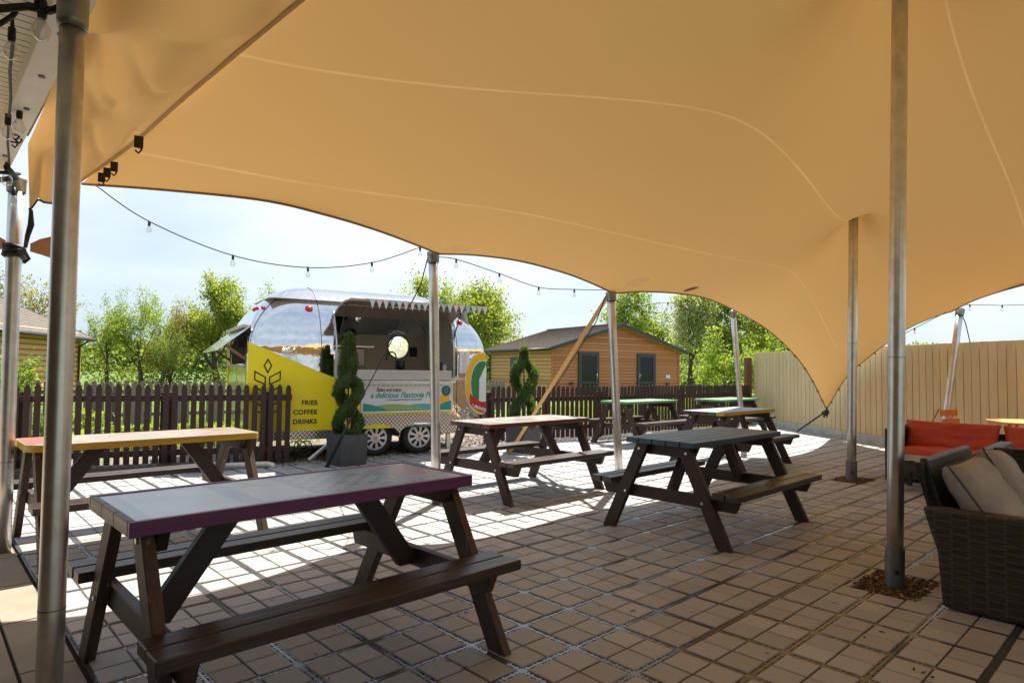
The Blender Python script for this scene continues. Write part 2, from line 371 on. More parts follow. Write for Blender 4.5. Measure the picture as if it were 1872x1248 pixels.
for px, py, hx, hy in PITS:
    P = [Vector((px, py, 0)) + U*(i*hx) + V*(j*hy) for i, j in ((-1, -1), (1, -1), (1, 1), (-1, 1))]
    b.add([(p.x, p.y, -0.0015) for p in P], [(0, 1, 2, 3)])
kind(b.build('planting_pit', M['soil']), 'structure', 'earth pits around the inner tent poles')
chips('bark_chips', M['chips'], PITS, 2600, 0.022, 'red brown bark chips filling the pits round the tent poles', 'bark chips')
chips('gravel', M['stones'], [(-1.2, 10.6, 2.2, 0.85), (-2.6, 9.5, 1.4, 0.9)], 7000, 0.035, 'loose stones and bark under and behind the silver trailer', 'gravel')

# grass tufts near the fences
def grass_patch(name, areas, n, hmin, hmax, label, seed):
    rr = random.Random(seed); b = MB()
    for _ in range(n):
        x0, x1, y0, y1 = rr.choice(areas); x, y = rr.uniform(x0, x1), rr.uniform(y0, y1)
        if in_poly(x, y, PATIO): continue
        h = rr.uniform(hmin, hmax); a = rr.uniform(0, 6.3); w = 0.006+h*0.03; lx, ly = rr.uniform(-.5, .5)*h, rr.uniform(-.5, .5)*h
        dx, dy = math.cos(a)*w, math.sin(a)*w
        b.add([(x-dx, y-dy, -0.03), (x+dx, y+dy, -0.03), (x+lx*.4, y+ly*.4, h*.6), (x+lx, y+ly, h)], [(0, 1, 2), (2, 1, 3)])
    o = b.build(name, M['blade']); o['kind'] = 'stuff'; o['label'] = label; o['category'] = 'grass'; return o
m = NT('grass blades'); isl = m.n('NewGeometry').outputs['Random Per Island']
m.col(m.ramp(isl, [(0, (0.12, 0.19, 0.028)), (0.6, (0.18, 0.26, 0.035)), (1, (0.25, 0.31, 0.06))])); m.rough(0.6)
t = m.n('BsdfTranslucent'); t.inputs[0].default_value = (0.42, 0.50, 0.05, 1); mx = m.n('MixShader'); mx.inputs[0].default_value = 0.5
m.link(m.b.outputs[0], mx.inputs[1]); m.link(t.outputs[0], mx.inputs[2]); m.link(mx.outputs[0], m.out.inputs[0]); M['blade'] = m.m
grass_patch('grass', [(-12, -3.2, 9.2, 17), (-16, -5, 8, 24), (0.8, 6.5, 14.5, 22), (2.5, 11, 16.5, 30)], 38000, 0.04, 0.11, 'bright unmown grass beyond the picket fences', 5)

b = MB(); rr = random.Random(77)
for _ in range(520):
    x, y = rr.uniform(-3.5, 6.0), rr.uniform(1.6, 11.0)
    if not in_poly(x, y, PATIO): continue
    L_ = rr.uniform(0.004, 0.020); a = rr.uniform(0, 6.28); dx, dy = math.cos(a)*L_, math.sin(a)*L_; w_ = L_*0.4
    b.add([(x-dx, y-dy, .007), (x+dy*.4, y-dx*.4, .009), (x+dx, y+dy, .011), (x-dy*.4, y+dx*.4, .008)], [(0, 1, 2, 3)])
o = b.build('fallen_leaves', M['chips']); o['kind'] = 'stuff'; o['label'] = 'tiny brown leaf bits and crumbs scattered over the pavers'; o['category'] = 'leaf litter'

# ------------------------------------------------------------------ stretch tent
CS, CC = math.cos(0.0114), math.sin(0.0114)
BACK = [(-3.246, 4.750, 2.614), (-2.611, 4.720, 2.567), (-1.897, 4.780, 2.513), (-1.457, 4.980, 2.450), (-1.136, 5.300, 2.406), (-0.875, 5.700, 2.368), (-0.695, 5.980, 2.337), (-0.364, 6.050, 2.343), (0.066, 6.200, 2.316), (0.526, 6.600, 2.269), (0.842, 6.950, 2.218), (1.145, 7.200, 2.131), (1.588, 7.450, 2.185), (2.291, 8.200, 2.243), (3.014, 9.400, 2.286), (3.887, 10.900, 2.267), (4.256, 10.700, 1.995), (4.887, 11.100, 1.590), (5.468, 11.700, 1.172), (6.219, 12.650, 0.543)]
RIGHT = [(6.219, 12.650, 0.543), (6.254, 12.000, 1.156), (6.287, 11.400, 1.487), (6.366, 10.400, 1.946), (6.399, 9.700, 2.122), (6.278, 9.100, 2.158), (6.123, 8.500, 2.234), (6.074, 8.000, 2.290), (5.922, 7.300, 2.311), (6.1, 6.2, 2.46), (6.7, 4.7, 2.42), (6.6, 3.0, 2.62), (6.6, 1.2, 2.60), (7.5, -1.5, 2.10)]
LEFT = [(-3.246, 4.750, 2.614), (-2.70, 4.32, 2.74), (-2.05, 3.88, 2.90), (-1.08, 3.06, 3.07), (-0.25, 2.28, 3.12), (0.6, 1.2, 3.15), (1.0, -0.2, 3.15), (1.0, -1.6, 3.05)]
NEAR = [(1.0, -1.6, 3.05), (2.5, -1.9, 3.1), (4.5, -1.9, 2.75), (7.5, -1.5, 2.1)]
POLES_IN = [((4.075, 7.58, 3.26), 0.12), ((2.37, 3.84, 3.80), 0.30)]
def polyline(P, n):
    P = [np.array(p, float) for p in P]; d = [0]
    for a, b_ in zip(P, P[1:]): d.append(d[-1]+np.linalg.norm(b_-a))
    t = np.linspace(0, d[-1], n); P = np.array(P)
    return np.stack([np.interp(t, d, P[:, k]) for k in range(3)], 1)
def smoothline(P, n, keep):
    """resample a polyline, rounding it everywhere but at the kept corners"""
    parts = []; idx = [0]+list(keep)+[len(P)-1]
    out = []
    for a, b_ in zip(idx, idx[1:]):
        seg = np.array(P[a:b_+1], float); k = len(seg)
        t = np.linspace(0, k-1, 24*(k-1)+1); s2 = []
        for u in t:
            i = min(int(u), k-2); f = u-i
            p0 = seg[max(i-1, 0)]; p1 = seg[i]; p2 = seg[i+1]; p3 = seg[min(i+2, k-1)]
            s2.append(0.5*((2*p1)+(-p0+p2)*f+(2*p0-5*p1+4*p2-p3)*f*f+(-p0+3*p1-3*p2+p3)*f**3))
        out += s2 if not out else s2[1:]
    return polyline(out, n)
NI, NJ = 168, 128
bk = smoothline(BACK, NI, [6, 11, 15]); nr = smoothline(NEAR, NI, []); lf = smoothline(LEFT, NJ, [])[::-1]; rt = smoothline(RIGHT, NJ, [5, 10])[::-1]
G = np.zeros((NJ, NI, 3))
for j in range(NJ):
    for i in range(NI):
        s, t = i/(NI-1), j/(NJ-1)
        G[j, i] = (1-t)*nr[i]+t*bk[i]+(1-s)*lf[j]+s*rt[j]-((1-s)*(1-t)*nr[0]+s*(1-t)*nr[-1]+(1-s)*t*bk[0]+s*t*bk[-1])
G[0] = nr; G[-1] = bk; G[:, 0] = lf; G[:, -1] = rt
for it in range(400):   # relax the plan
    G[1:-1, 1:-1, :2] = 0.25*(G[2:, 1:-1, :2]+G[:-2, 1:-1, :2]+G[1:-1, 2:, :2]+G[1:-1, :-2, :2])
pins = []
for (px, py, pz), rr in POLES_IN:
    d2 = (G[..., 0]-px)**2+(G[..., 1]-py)**2
    mask = d2 < rr**2; mask.flat[np.argmin(d2)] = True; pins.append((mask, pz))
# extra soft ridge lines so the fabric keeps its height between poles
Z = G[..., 2]
for it in range(5200):
    Zn = 0.25*(Z[2:, 1:-1]+Z[:-2, 1:-1]+Z[1:-1, 2:]+Z[1:-1, :-2])
    Z[1:-1, 1:-1] += 1.0*(Zn-Z[1:-1, 1:-1])
    for mask, pz in pins: Z[mask] = pz
G[..., 2] = Z
# gentle slackness
for j in range(1, NJ-1):
    for i in range(1, NI-1):
        p = G[j, i]; e = min(i, j, NI-1-i, NJ-1-j)/12.0
        G[j, i, 2] += 0.035*min(1, e)*noise.noise(Vector((p[0]*.55, p[1]*.55, 3.1)))
tent = thing('stretch_tent', 'huge tan stretch tent canopy spanning the whole terrace on metal poles', 'tent canopy', (0, 0, 0))
b = MB(); b.v = [tuple(p) for p in G.reshape(-1, 3)]
b.f = [(j*NI+i, j*NI+i+1, (j+1)*NI+i+1, (j+1)*NI+i) for j in range(NJ-1) for i in range(NI-1)]; b.mi = [0]*len(b.f)
canopy = b.build('canopy', M['tent'], tent, smooth=True)
TENT_BVH = BVHTree.FromPolygons([Vector(p) for p in b.v], b.f)
def tent_z(x, y):
    h = TENT_BVH.ray_cast(Vector((x, y, -1)), Vector((0, 0, 1)))
    return h[0].z if h[0] is not None else None
# hem rope all round
b = MB(); edge = [tuple(p) for p in bk]; b.tube(edge, 0.011, 6)
b.tube([tuple(p) for p in rt[::-1]], 0.011, 6)
b.build('hem', M['tent_edge'], tent, smooth=True)
for i_ in [int(NI*f) for f in (0.80, 0.835, 0.87, 0.905, 0.94, 0.97)]:
    b = MB(); q_ = Vector(bk[i_]); b.tube([q_+Vector((-0.02, 0.01, 0.006)), q_+Vector((0.004, -0.012, -0.012)), q_+Vector((0.02, 0.0, -0.028))], 0.010, 6); b.build('rope_loop', M['rope'], tent, smooth=True)
for i_ in [int(NJ*f) for f in (0.98, 0.955, 0.93, 0.90, 0.87)]:
    b = MB(); q_ = Vector(rt[i_]); b.tube([q_+Vector((-0.02, 0.01, 0.006)), q_+Vector((0.004, -0.012, -0.012)), q_+Vector((0.02, 0.0, -0.028))], 0.010, 6); b.build('rope_loop', M['rope'], tent, smooth=True)
def ribbon(pts, w, off=0.004):
    b = MB(); P = []
    for (x, y) in pts:
        z = tent_z(x, y)
        if z is None: continue
        P.append(Vector((x, y, z-off)))
    vs = []
    for i, p in enumerate(P):
        d = (P[min(i+1, len(P)-1)]-P[max(i-1, 0)]); d.z = 0; d.normalize(); nrm = Vector((-d.y, d.x, 0))
        for sgn in (-1, 1):
            q = p+nrm*w/2*sgn; z = tent_z(q.x, q.y); q.z = (z if z is not None else p.z)-off; vs.append(q)
    b.add(vs, [(2*i, 2*i+1, 2*i+3, 2*i+2) for i in range(len(P)-1)]); return b
def cr(pts, n):
    return [tuple(p[:2]) for p in smoothline([(x, y, 0) for x, y in pts], n, [])]
SEAMS = []


for S_ in SEAMS:
    ribbon(cr(S_, 120), 0.028).build('seam', M['tent_seam'], tent, smooth=True)
def patch(name, x, y, rx, ry, rot, mat):
    b = MB(); vs = []; n = 28; rings = (0.0, 0.5, 1.0)
    pts = []
    for r in rings[1:]:
        for k in range(n):
            t = 2*math.pi*k/n; dx, dy = r*rx*math.cos(t), r*ry*math.sin(t)
            px, py = x+dx*math.cos(rot)-dy*math.sin(rot), y+dx*math.sin(rot)+dy*math.cos(rot)
            z = tent_z(px, py)
            pts.append(Vector((px, py, (z if z is not None else tent_z(x, y))-0.006)))
    pts.append(Vector((x, y, tent_z(x, y)-0.006)))
    b.add(pts, [(2*n, k, (k+1) % n) for k in range(n)] + [(k, n+k, n+(k+1) % n, (k+1) % n) for k in range(n)])
    o = b.build(name, mat, tent, smooth=True); return o
patch('reinforcement', -0.52, 5.88, 0.13, 0.06, 0.15, M['tent_seam'])
patch('reinforcement', 1.40, 7.12, 0.14, 0.07, 0.3, M['tent_seam'])
patch('repair', 2.23, 7.95, 0.12, 0.04, 0.5, simple('red brown repair', (0.22, 0.035, 0.015), 0.7))
patch('pole_patch', 4.075, 7.58, 0.10, 0.10, 0.0, M['tent_seam'])


# ---------------- poles
def tube_pole(base, top, r, label, cap=True, sleeve=True, name='tent_pole', joint=None, hood=False):
    base, top = Vector(base), Vector(top); t = thing(name, label, 'tent pole', tuple(base), group='aluminium tent poles')
    d = top-base
    b = MB(); k = 5; b.tube([d*(i/k) for i in range(k+1)], r, 28); b.build('tube', M['alu'], t, smooth=True).data.polygons.foreach_set('use_smooth', [True]*(28*5)+[False]*2)
    if sleeve:
        b = MB(); q = d.normalized(); b.tube([q*0.0, q*0.235], r*1.16, 28); o = b.build('sleeve', M['sleeve'], t, bevel=0.004)
        b = MB(); b.tube([q*0.10+Vector((-.02, -r*1.30, 0)), q*0.10+Vector((-.02, -r*0.9, 0))], 0.012, 6); b.build('bolt', M['black'], t)
    if cap:
        q = d.normalized(); rot = q.to_track_quat('Z', 'Y').to_matrix()
        prof_ = [(r*1.02, -0.03), (r*1.16, -0.03), (r*1.22, 0.0), (r*1.24, 0.10), (r*1.05, 0.15), (r*0.5, 0.18), (0, 0.185)] if hood else None
        b = MB(); b.lathe(prof_ or [(r*1.15, -0.075), (r*1.22, -0.07), (r*1.25, -0.01), (r*1.34, 0.005), (r*1.34, 0.018), (r*1.1, 0.032), (r*0.4, 0.045), (0.0, 0.046)], tuple(d), 28, rot)
        b.build('cap', M['cap_metal'], t, smooth=True)
    if joint:
        b = MB(); q = d.normalized(); b.tube([d*joint, d*joint+q*0.004], r*1.02, 28); b.build('joint', M['sleeve'], t)
    return t
PR = 0.0455
tube_pole((-1.441, 2.055, 0), (-1.489, 2.10, 2.41), 0.0375, 'thick near tent pole at the left foreground before the purple edged table', sleeve=False, joint=0.2, hood=True)
tube_pole((-3.38, 4.32, 0), (-3.40, 4.32, 2.50), 0.045, 'tent pole at the far left edge with black rope knotted round it', sleeve=False, joint=0.24)
tube_pole((-0.685, 6.000, 0.000), (-0.754, 6.000, 2.330), PR, 'tent pole standing in front of the silver trailer', sleeve=False)
tube_pole((1.219, 7.200, 0.000), (1.114, 7.200, 2.118), PR, 'leaning tent pole with the ochre strap at its top', sleeve=False)
tube_pole((3.947, 10.900, 0.000), (3.775, 10.900, 2.275), PR, 'tent pole between the cabin and the boarded fence behind the tables', sleeve=False)
tube_pole((5.968, 8.948, 0.000), (6.431, 9.150, 2.172), PR, 'slanting tent pole behind the red sofa against the boarded fence', sleeve=False)
tube_pole((4.01, 7.58, 0), (4.075, 7.58, 3.22), 0.052, 'upright inner tent pole that lifts a peak of the canopy beyond the blue table', joint=0.5)
tube_pole((2.28, 3.84, 0), (2.37, 3.84, 3.76), 0.045, 'nearest inner tent pole rising out of bark chips beside the wicker armchair', joint=0.36)

# ------------------------------------------------------------------ picnic tables
def board_mat(name, fn): m = NT(name); fn(m); return m.m
def games_top(m):
    v = m.tc(); s = m.sep(v); X, Y = s[0], s[1]
    def inside(x0, x1, y0, y1):
        return m.math('MULTIPLY', m.math('MULTIPLY', m.math('GREATER_THAN', X, x0), m.math('LESS_THAN', X, x1)), m.math('MULTIPLY', m.math('GREATER_THAN', Y, y0), m.math('LESS_THAN', Y, y1)))
    n1 = m.noise(v, 5, 5, 0.6)
    base = m.ramp(n1, [(0.3, (0.23, 0.33, 0.58)), (0.7, (0.27, 0.38, 0.64))])
    lp = (0.42, 0.54, 0.82)
    c = m.mix(inside(-0.66, -0.34, -0.30, 0.24), base, lp); c = m.mix(inside(-0.26, -0.04, -0.22, 0.25), c, lp)
    blob = m.math('LESS_THAN', m.noise(m.mapping(v, (1, 1.6, 1)), 9, 2, 0.5), 0.40)
    c = m.mix(m.math('MULTIPLY', blob, inside(-0.24, -0.08, -0.05, 0.2)), c, (0.32, 0.37, 0.45))
    ch = m.n('TexChecker'); m.link(v, ch.inputs['Vector']); ch.inputs['Scale'].default_value = 19.0
    inch = m.math('MULTIPLY', inside(0.0, 0.38, -0.19, 0.19), ch.outputs['Fac']); c = m.mix(inch, c, (0.40, 0.52, 0.76))
    pk = m.math('MULTIPLY', m.math('GREATER_THAN', X, 0.42), m.ramp(m.noise(v, 4, 3, 0.5), [(0.45, 0.0), (0.52, 1.0)])); c = m.mix(pk, c, (0.46, 0.33, 0.52))
    ln = m.math('LESS_THAN', m.math('ABSOLUTE', m.math('SUBTRACT', m.noise(v, 7, 1, 0.4), 0.5)), 0.012)
    c = m.mix(m.math('MULTIPLY', ln, m.math('GREATER_THAN', X, 0.40)), c, (0.50, 0.50, 0.55))
    m.col(c); m.rough(m.math('ADD', 0.10, m.math('MULTIPLY', n1, 0.22))); m.b.inputs['IOR'].default_value = 1.9
M['lit_worn_z'] = wood('skylit worn brown wood upright', (0.034, 0.017, 0.011), (0.090, 0.052, 0.033), 2, (0.30, 0.20, 0.13), 0.60, 0.55)  # worn brown with a lighter base: skylight on the left leg faces painted in
M['games'] = board_mat('games board table top', games_top)
def print_top(name, c1, c2, c3):
    def f(m):
        v = m.tc(); n1 = m.noise(v, 3.0, 4, 0.6, 0.8); n2 = m.noise(v, 7, 3, 0.6)
        c = m.ramp(n1, [(0.40, c1), (0.47, c2), (0.60, c3)])
        m.col(m.mix(m.math('MULTIPLY', n2, 0.3), c, (0.05, 0.05, 0.05))); m.rough(m.math('ADD', 0.12, m.math('MULTIPLY', n2, 0.25))); m.b.inputs['IOR'].default_value = 1.7
    return board_mat(name, f)
def paintwood(name, c, wearc=(0.12, 0.09, 0.07), axis=0, amt=0.7):
    return wood(name, tuple(x*0.7 for x in c), tuple(min(1, x*1.25) for x in c), axis, wearc, amt, 0.42, ior=1.5)
M['purple'] = paintwood('purple paint', (0.13, 0.028, 0.12)); M['purple_end'] = paintwood('purple brown end', (0.035, 0.012, 0.017), (0.06, 0.03, 0.03), 1, 0.8)
M['yellow'] = paintwood('ochre yellow paint', (0.60, 0.36, 0.030)); M['redp'] = paintwood('red brown paint', (0.14, 0.030, 0.022))
M['bluep'] = paintwood('dark blue paint', (0.030, 0.080, 0.130), (0.08, 0.12, 0.18), amt=0.66); M['greenp'] = paintwood('green paint', (0.10, 0.26, 0.10), (0.2, 0.3, 0.18))
M['dkgreen'] = paintwood('dull green paint', (0.06, 0.13, 0.055)); M['maroon'] = paintwood('maroon paint', (0.10, 0.02, 0.03))
M['greytop'] = paintwood('weathered grey printed top', (0.27, 0.31, 0.40), (0.42, 0.42, 0.46), amt=0.62)
M['red_top'] = print_top('pale red and white printed top', (0.40, 0.25, 0.22), (0.50, 0.46, 0.44), (0.30, 0.23, 0.22))
M['yel_top'] = print_top('cream red printed top', (0.40, 0.17, 0.10), (0.44, 0.36, 0.26), (0.36, 0.30, 0.27))
M['orange_red'] = simple('orange red paint', (0.55, 0.09, 0.04), 0.4)
L2, W2, ZT, ZS = 0.74, 0.30, 0.74, 0.405
def leg_beam(x, s, fy=0.505):
    b = MB(); y0, y1 = s*fy, s*0.175; w = 0.098; t = 0.044
    # parallelogram in the yz plane cut level at floor and top
    hw = w/2/math.cos(math.atan2(abs(y0-y1), 0.69))
    poly = [(y0-hw, 0.0), (y0+hw, 0.0), (y1+hw, 0.70), (y1-hw, 0.70)]
    b.prism(poly, (x-t/2, 0, 0), (0, 1, 0), (0, 0, 1), (1, 0, 0), t); return b
MESH = {}
def mk(key, fn, name, mat, parent, bevel=0.004, loc=None):
    """link a part; later copies share the mesh of the first one"""
    if key and key in MESH:
        o = bpy.data.objects.new(name, MESH[key]); scene.collection.objects.link(o); o.parent = parent
        bb = o.modifiers.new('bevel', 'BEVEL'); bb.width = bevel; bb.segments = 2; bb.limit_method = 'ANGLE'
        if loc: o.location = loc
        return o
    o = fn().build(name, mat, parent, bevel=bevel, loc=loc)
    if key: MESH[key] = o.data
    return o
def seat_mb(s):
    b = MB(); rr = random.Random(4+s)
    for k, (y0, y1) in enumerate(((0.435, 0.530), (0.542, 0.640))):
        L = L2+0.003*k
        b.box((0, s*(y0+y1)/2, ZS-0.022+0.001*k), (2*L, y1-y0, 0.044))
    return b
def planks_mb(n=5, mats=1):
    b = MB(); w = 2*W2/n
    for k in range(n):
        b.cur = k if mats > 1 else 0
        b.box((0.0008*k, -W2+w*(k+.5), ZT-0.020), (2*L2, w-0.007, 0.040))
    return b
def picnic(cx, cy, label, top, extra=None, rz=R(44.1), fy=0.505, wz='brown_z'):
    t = thing('picnic_table', label, 'picnic table', (cx, cy, 0), rz, 'brown wooden picnic tables on the terrace')
    top(t)
    for s in (-1, 1):
        mk('seat%d' % s, lambda: seat_mb(s), 'bench_seat', M['seat_wood'], t)
    for i, x in enumerate((-0.67, 0.67)):
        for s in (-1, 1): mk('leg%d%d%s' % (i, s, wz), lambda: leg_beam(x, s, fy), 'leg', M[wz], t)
        dx = 0.046 if x < 0 else -0.046
        def bearer():
            b = MB(); z0, z1 = ZS-0.046-0.092, ZS-0.046; b.prism([(-0.60, z1), (-0.56, z0), (0.56, z0), (0.60, z1)], (x+dx-0.021, 0, 0), (0, 1, 0), (0, 0, 1), (1, 0, 0), 0.042); return b
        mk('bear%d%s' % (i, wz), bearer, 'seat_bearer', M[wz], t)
        def rail():
            b = MB(); z1 = ZT-0.042; z0 = z1-0.085; b.prism([(-0.275, z1), (-0.235, z0), (0.235, z0), (0.275, z1)], (x+dx-0.021, 0, 0), (0, 1, 0), (0, 0, 1), (1, 0, 0), 0.042); return b
        mk('rail%d' % i, rail, 'top_rail', M['brown_z'], t)
        def brace():
            b = MB(); xa = x+(0.088 if x < 0 else -0.088); xb = x*0.42
            # slanting board seen face-on from the long side
            z0, z1 = ZS-0.125, ZT-0.043; d = math.hypot(xb-xa, z1-z0); hw = 0.049*d/abs(z1-z0)
            b.prism([(xa-hw, z0), (xa+hw, z0), (xb+hw, z1), (xb-hw, z1)], (0, -0.022+0.003, 0), (1, 0, 0), (0, 0, 1), (0, 1, 0), 0.044); return b
        mk('brace%d' % i, brace, 'brace', M['brown_x'], t)
        def bolts():
            b = MB()
            for s in (-1, 1):
                for yy, zz in ((0.335+(fy-.505)*.55, 0.31), (0.205, 0.655)):
                    xo = x-0.022 if x < 0 else x+0.022; q = -0.006 if x < 0 else 0.006
                    b.tube([(xo, s*yy, zz), (xo+q, s*yy, zz)], 0.011, 10)
            return b
        mk('bolts%d%s' % (i, wz), bolts, 'bolt_heads', M['bolt'], t, bevel=0.001)
    return t
def top_plain(mat):
    return lambda t: planks_mb().build('tabletop', mat, t, bevel=0.004)
def top_boarded(board, edge, endmat, thick=0.010):
    def f(t):
        b = MB(); w = 2*W2/5
        for k in range(5):
            b.cur = 1 if k in (0, 4) else 0
            b.box((0.0008*k, -W2+w*(k+.5), ZT-0.026), (2*L2-0.004, w-0.006, 0.040))
        b.build('tabletop', [endmat, edge], t, bevel=0.003)
        o = MB().box((0, 0, ZT-0.0045), (2*L2, 2*W2-0.004, 0.005)).build('printed_board', board, t, bevel=0.001)
    return f
def top_purple(t):
    MB().box((0, 0, ZT-0.0045), (2*L2-0.01, 2*W2-0.01, 0.003)).build('printed_board', M['games'], t)
    b = MB(); b.box((0, -W2+0.0125, ZT-0.026), (2*L2, 0.025, 0.052)); b.box((0, W2-0.0125, ZT-0.026), (2*L2, 0.025, 0.052)); b.cur = 1
    for k in range(3): b.box((-L2+0.0125, (k-1)*0.182, ZT-0.026), (0.025, 0.180, 0.052)); b.box((L2-0.0125, (k-1)*0.182, ZT-0.026), (0.025, 0.180, 0.052))
    b.build('edging', [M['purple'], M['purple_end']], t, bevel=0.003)
    planks = MB(); w = (2*W2-0.056)/5
    for k in range(5): planks.box((0, -W2+0.028+w*(k+.5), ZT-0.022), (2*L2-0.056, w-0.006, 0.030))
    planks.build('tabletop', M['brown_x'], t)
def top_yellow(t):
    # one wide board whose corners are rounded
    P = []
    for cx, cy, a0 in ((L2-.05, -W2+.05, -90), (L2-.05, W2-.05, 0), (-L2+.05, W2-.05, 90), (-L2+.12, -W2+.12, 180)):
        r = 0.12 if cx < 0 and cy < 0 else 0.05
        for k in range(7): a = R(a0+15*k); P.append((cx+r*math.cos(a), cy+r*math.sin(a)))
    MB().prism(P, (0, 0, ZT-0.046), (1, 0, 0), (0, 1, 0), (0, 0, 1), 0.042).build('tabletop', M['yellow'], t, bevel=0.003)
    MB().prism([(x*0.997, y*0.992) for x, y in P], (0, 0, ZT-0.0035), (1, 0, 0), (0, 1, 0), (0, 0, 1), 0.003).build('printed_board', M['yel_top'], t)
    MB().prism([(-0.55, -0.05), (-0.50, 0.28), (-0.68, 0.28), (-0.725, 0.24), (-0.725, -0.17), (-0.70, -0.22)], (0, 0, ZT), (1, 0, 0), (0, 1, 0), (0, 0, 1), 0.0015).build('red_print', M['orange_red'], t)
def top_multi(t):
    b = MB(); w = 2*W2/5
    for k in range(5):
        b.cur = [0, 1, 2, 3, 4][k]; b.box((0.0008*k, -W2+w*(k+.5), ZT-0.022), (2*L2, w-0.008, 0.040))
    b.build('tabletop', [M['yellow'], M['dkgreen'], M['redp'], M['maroon'], M['brown_x']], t, bevel=0.003)
    MB().box((0, 0, ZT+0.0005), (2*L2-0.002, 2*W2-0.004, 0.004)).build('printed_board', M['greytop'], t)
T1 = picnic(-0.926, 2.853, 'nearest picnic table with a purple edge and a pale games board printed on its top', top_purple, fy=0.585, wz='lit_worn_z')
T2 = picnic(1.642, 5.36, 'picnic table with a dark blue painted plank top in the middle of the terrace', top_plain(M['bluep']))
T3 = picnic(0.121, 6.77, 'picnic table with a pale printed top and red brown edge between the two topiary planters', top_boarded(M['red_top'], M['redp'], M['brown_x']))
T0 = picnic(-2.717, 4.773, 'picnic table with a yellow edge and an orange red corner along the left picket fence', top_yellow, fy=0.56, wz='lit_worn_z')
T4 = picnic(2.28, 11.345, 'green topped picnic table behind the leaning pole, left of the two green ones', top_plain(M['greenp']), rz=R(43))
T5 = picnic(3.013, 8.821, 'grey topped picnic table with red, green and yellow plank ends beyond the blue one', top_multi)
T6 = picnic(4.221, 12.541, 'farthest picnic table, green topped, in the corner by the boarded fence', top_plain(M['greenp']))

# ------------------------------------------------------------------ picket fences
def picket_fence(name, pts, label, h=1.0, pitch=0.135, wid=0.075, rails=(0.22, 0.82), posts=1.9, mat=None, group=None, limit=100, top=0.045, lower=0.07, side=1, th=0.018, pw_=0.09, inset=0.0):
    mat = mat or M['fence_brown']
    t = thing(name, label, 'fence', (*pts[0], 0), 0, group); p0 = Vector((*pts[0], 0))
    P = [Vector((*p, 0)) for p in pts]; rr = random.Random(int(abs(pts[0][0])*100))
    rail = MB(); npk = 0; extra = MB(); pk = 0
    for a, c in zip(P, P[1:]):
        d = c-a; L = d.length; d.normalize(); nrm = Vector((d.y, -d.x, 0))*side
        for z in rails: rail.bar(a-p0-nrm*0.03+Vector((0, 0, z)), c-p0-nrm*0.03+Vector((0, 0, z)), 0.035, 0.075)
        k = int(L/posts)+1
        for i in range(k+1):
            q = a+d*min(L-(inset if c is P[-1] else 0), i*L/k)-p0-nrm*(0.047+pw_/2)
            MB().box((0, 0, (h-0.10)/2), (pw_, pw_, h-0.10), rz=math.atan2(d.y, d.x)).build('post', mat, t, bevel=0.005, loc=q)
        n = int(L/pitch)
        for i in range(n):
            q = a+d*((i+0.5)*L/n)-p0; hh = h+rr.uniform(-.008, .008); z0 = rr.uniform(0.03, 0.05); lean = rr.uniform(-.006, .006)
            def one(b, q0):
                b.prism([(-wid/2, z0), (wid/2, z0), (wid/2+lean, hh-top), (wid*0.25+lean, hh-0.004), (lean, hh), (-wid*0.25+lean, hh-0.004), (-wid/2+lean, hh-top)], q0-nrm*0.012, d, (0, 0, 1), nrm, th)
            if pk < limit:
                b = MB(); one(b, Vector((0, 0, 0))); b.build('picket', mat, t, loc=q)
            else: one(extra, q)
            pk += 1
    rail.build('rails', mat, t, bevel=0.004)
    if extra.v: kind(extra.build('pickets', mat, t), 'stuff')
    return t
picket_fence('picket_fence', [(-6.6, 6.80), (-5.54, 7.25), (-2.86, 8.36)], 'dark brown picket fence at the left behind the yellow edged table', h=1.03, pitch=0.100, wid=0.063, rails=(0.20, 0.86), posts=2.3, pw_=0.13, inset=0.30)
picket_fence('picket_fence', [(-0.36, 10.83), (1.7, 12.09), (3.75, 13.80), (5.78, 15.50)], 'dark brown picket fence running from the silver trailer to the boarded fence', h=0.97, pitch=0.104, wid=0.070, rails=(0.22, 0.74), posts=1.6)
M['fence_grey'] = wood('weathered grey fence', (0.11, 0.095, 0.075), (0.25, 0.22, 0.18), 2, None, 0.7, 0.8)
picket_fence('picket_fence', [(-11.5, 12.2), (-8.0, 12.9), (-3.6, 16.2), (-0.2, 19.6)], 'weathered grey picket fence far behind the dark one and the silver trailer', h=0.93, pitch=0.14, wid=0.09, rails=(0.25, 0.72), posts=2.0, mat=M['fence_grey'], limit=100)
# white pipe and sleeper by the fence foot
b = MB(); b.tube([(-4.4, 7.45, 0.05), (-3.6, 7.78, 0.05), (-3.15, 7.98, 0.05), (-3.02, 8.02, 0.05), (-2.96, 8.02, 0.035), (-2.94, 7.99, 0.0)], 0.032, 12)
tag(b.build('drain_pipe', simple('white plastic pipe', (0.62, 0.60, 0.56), 0.4), smooth=True), 'white plastic pipe lying along the foot of the left picket fence', 'pipe')
b = MB(); b.bar((-5.4, 6.98, 0.055), (-3.45, 7.76, 0.055), 0.20, 0.11)
tag(b.build('timber_sleeper', M['brown_x'], bevel=0.01), 'low timber sleeper on the paving before the left picket fence', 'sleeper')

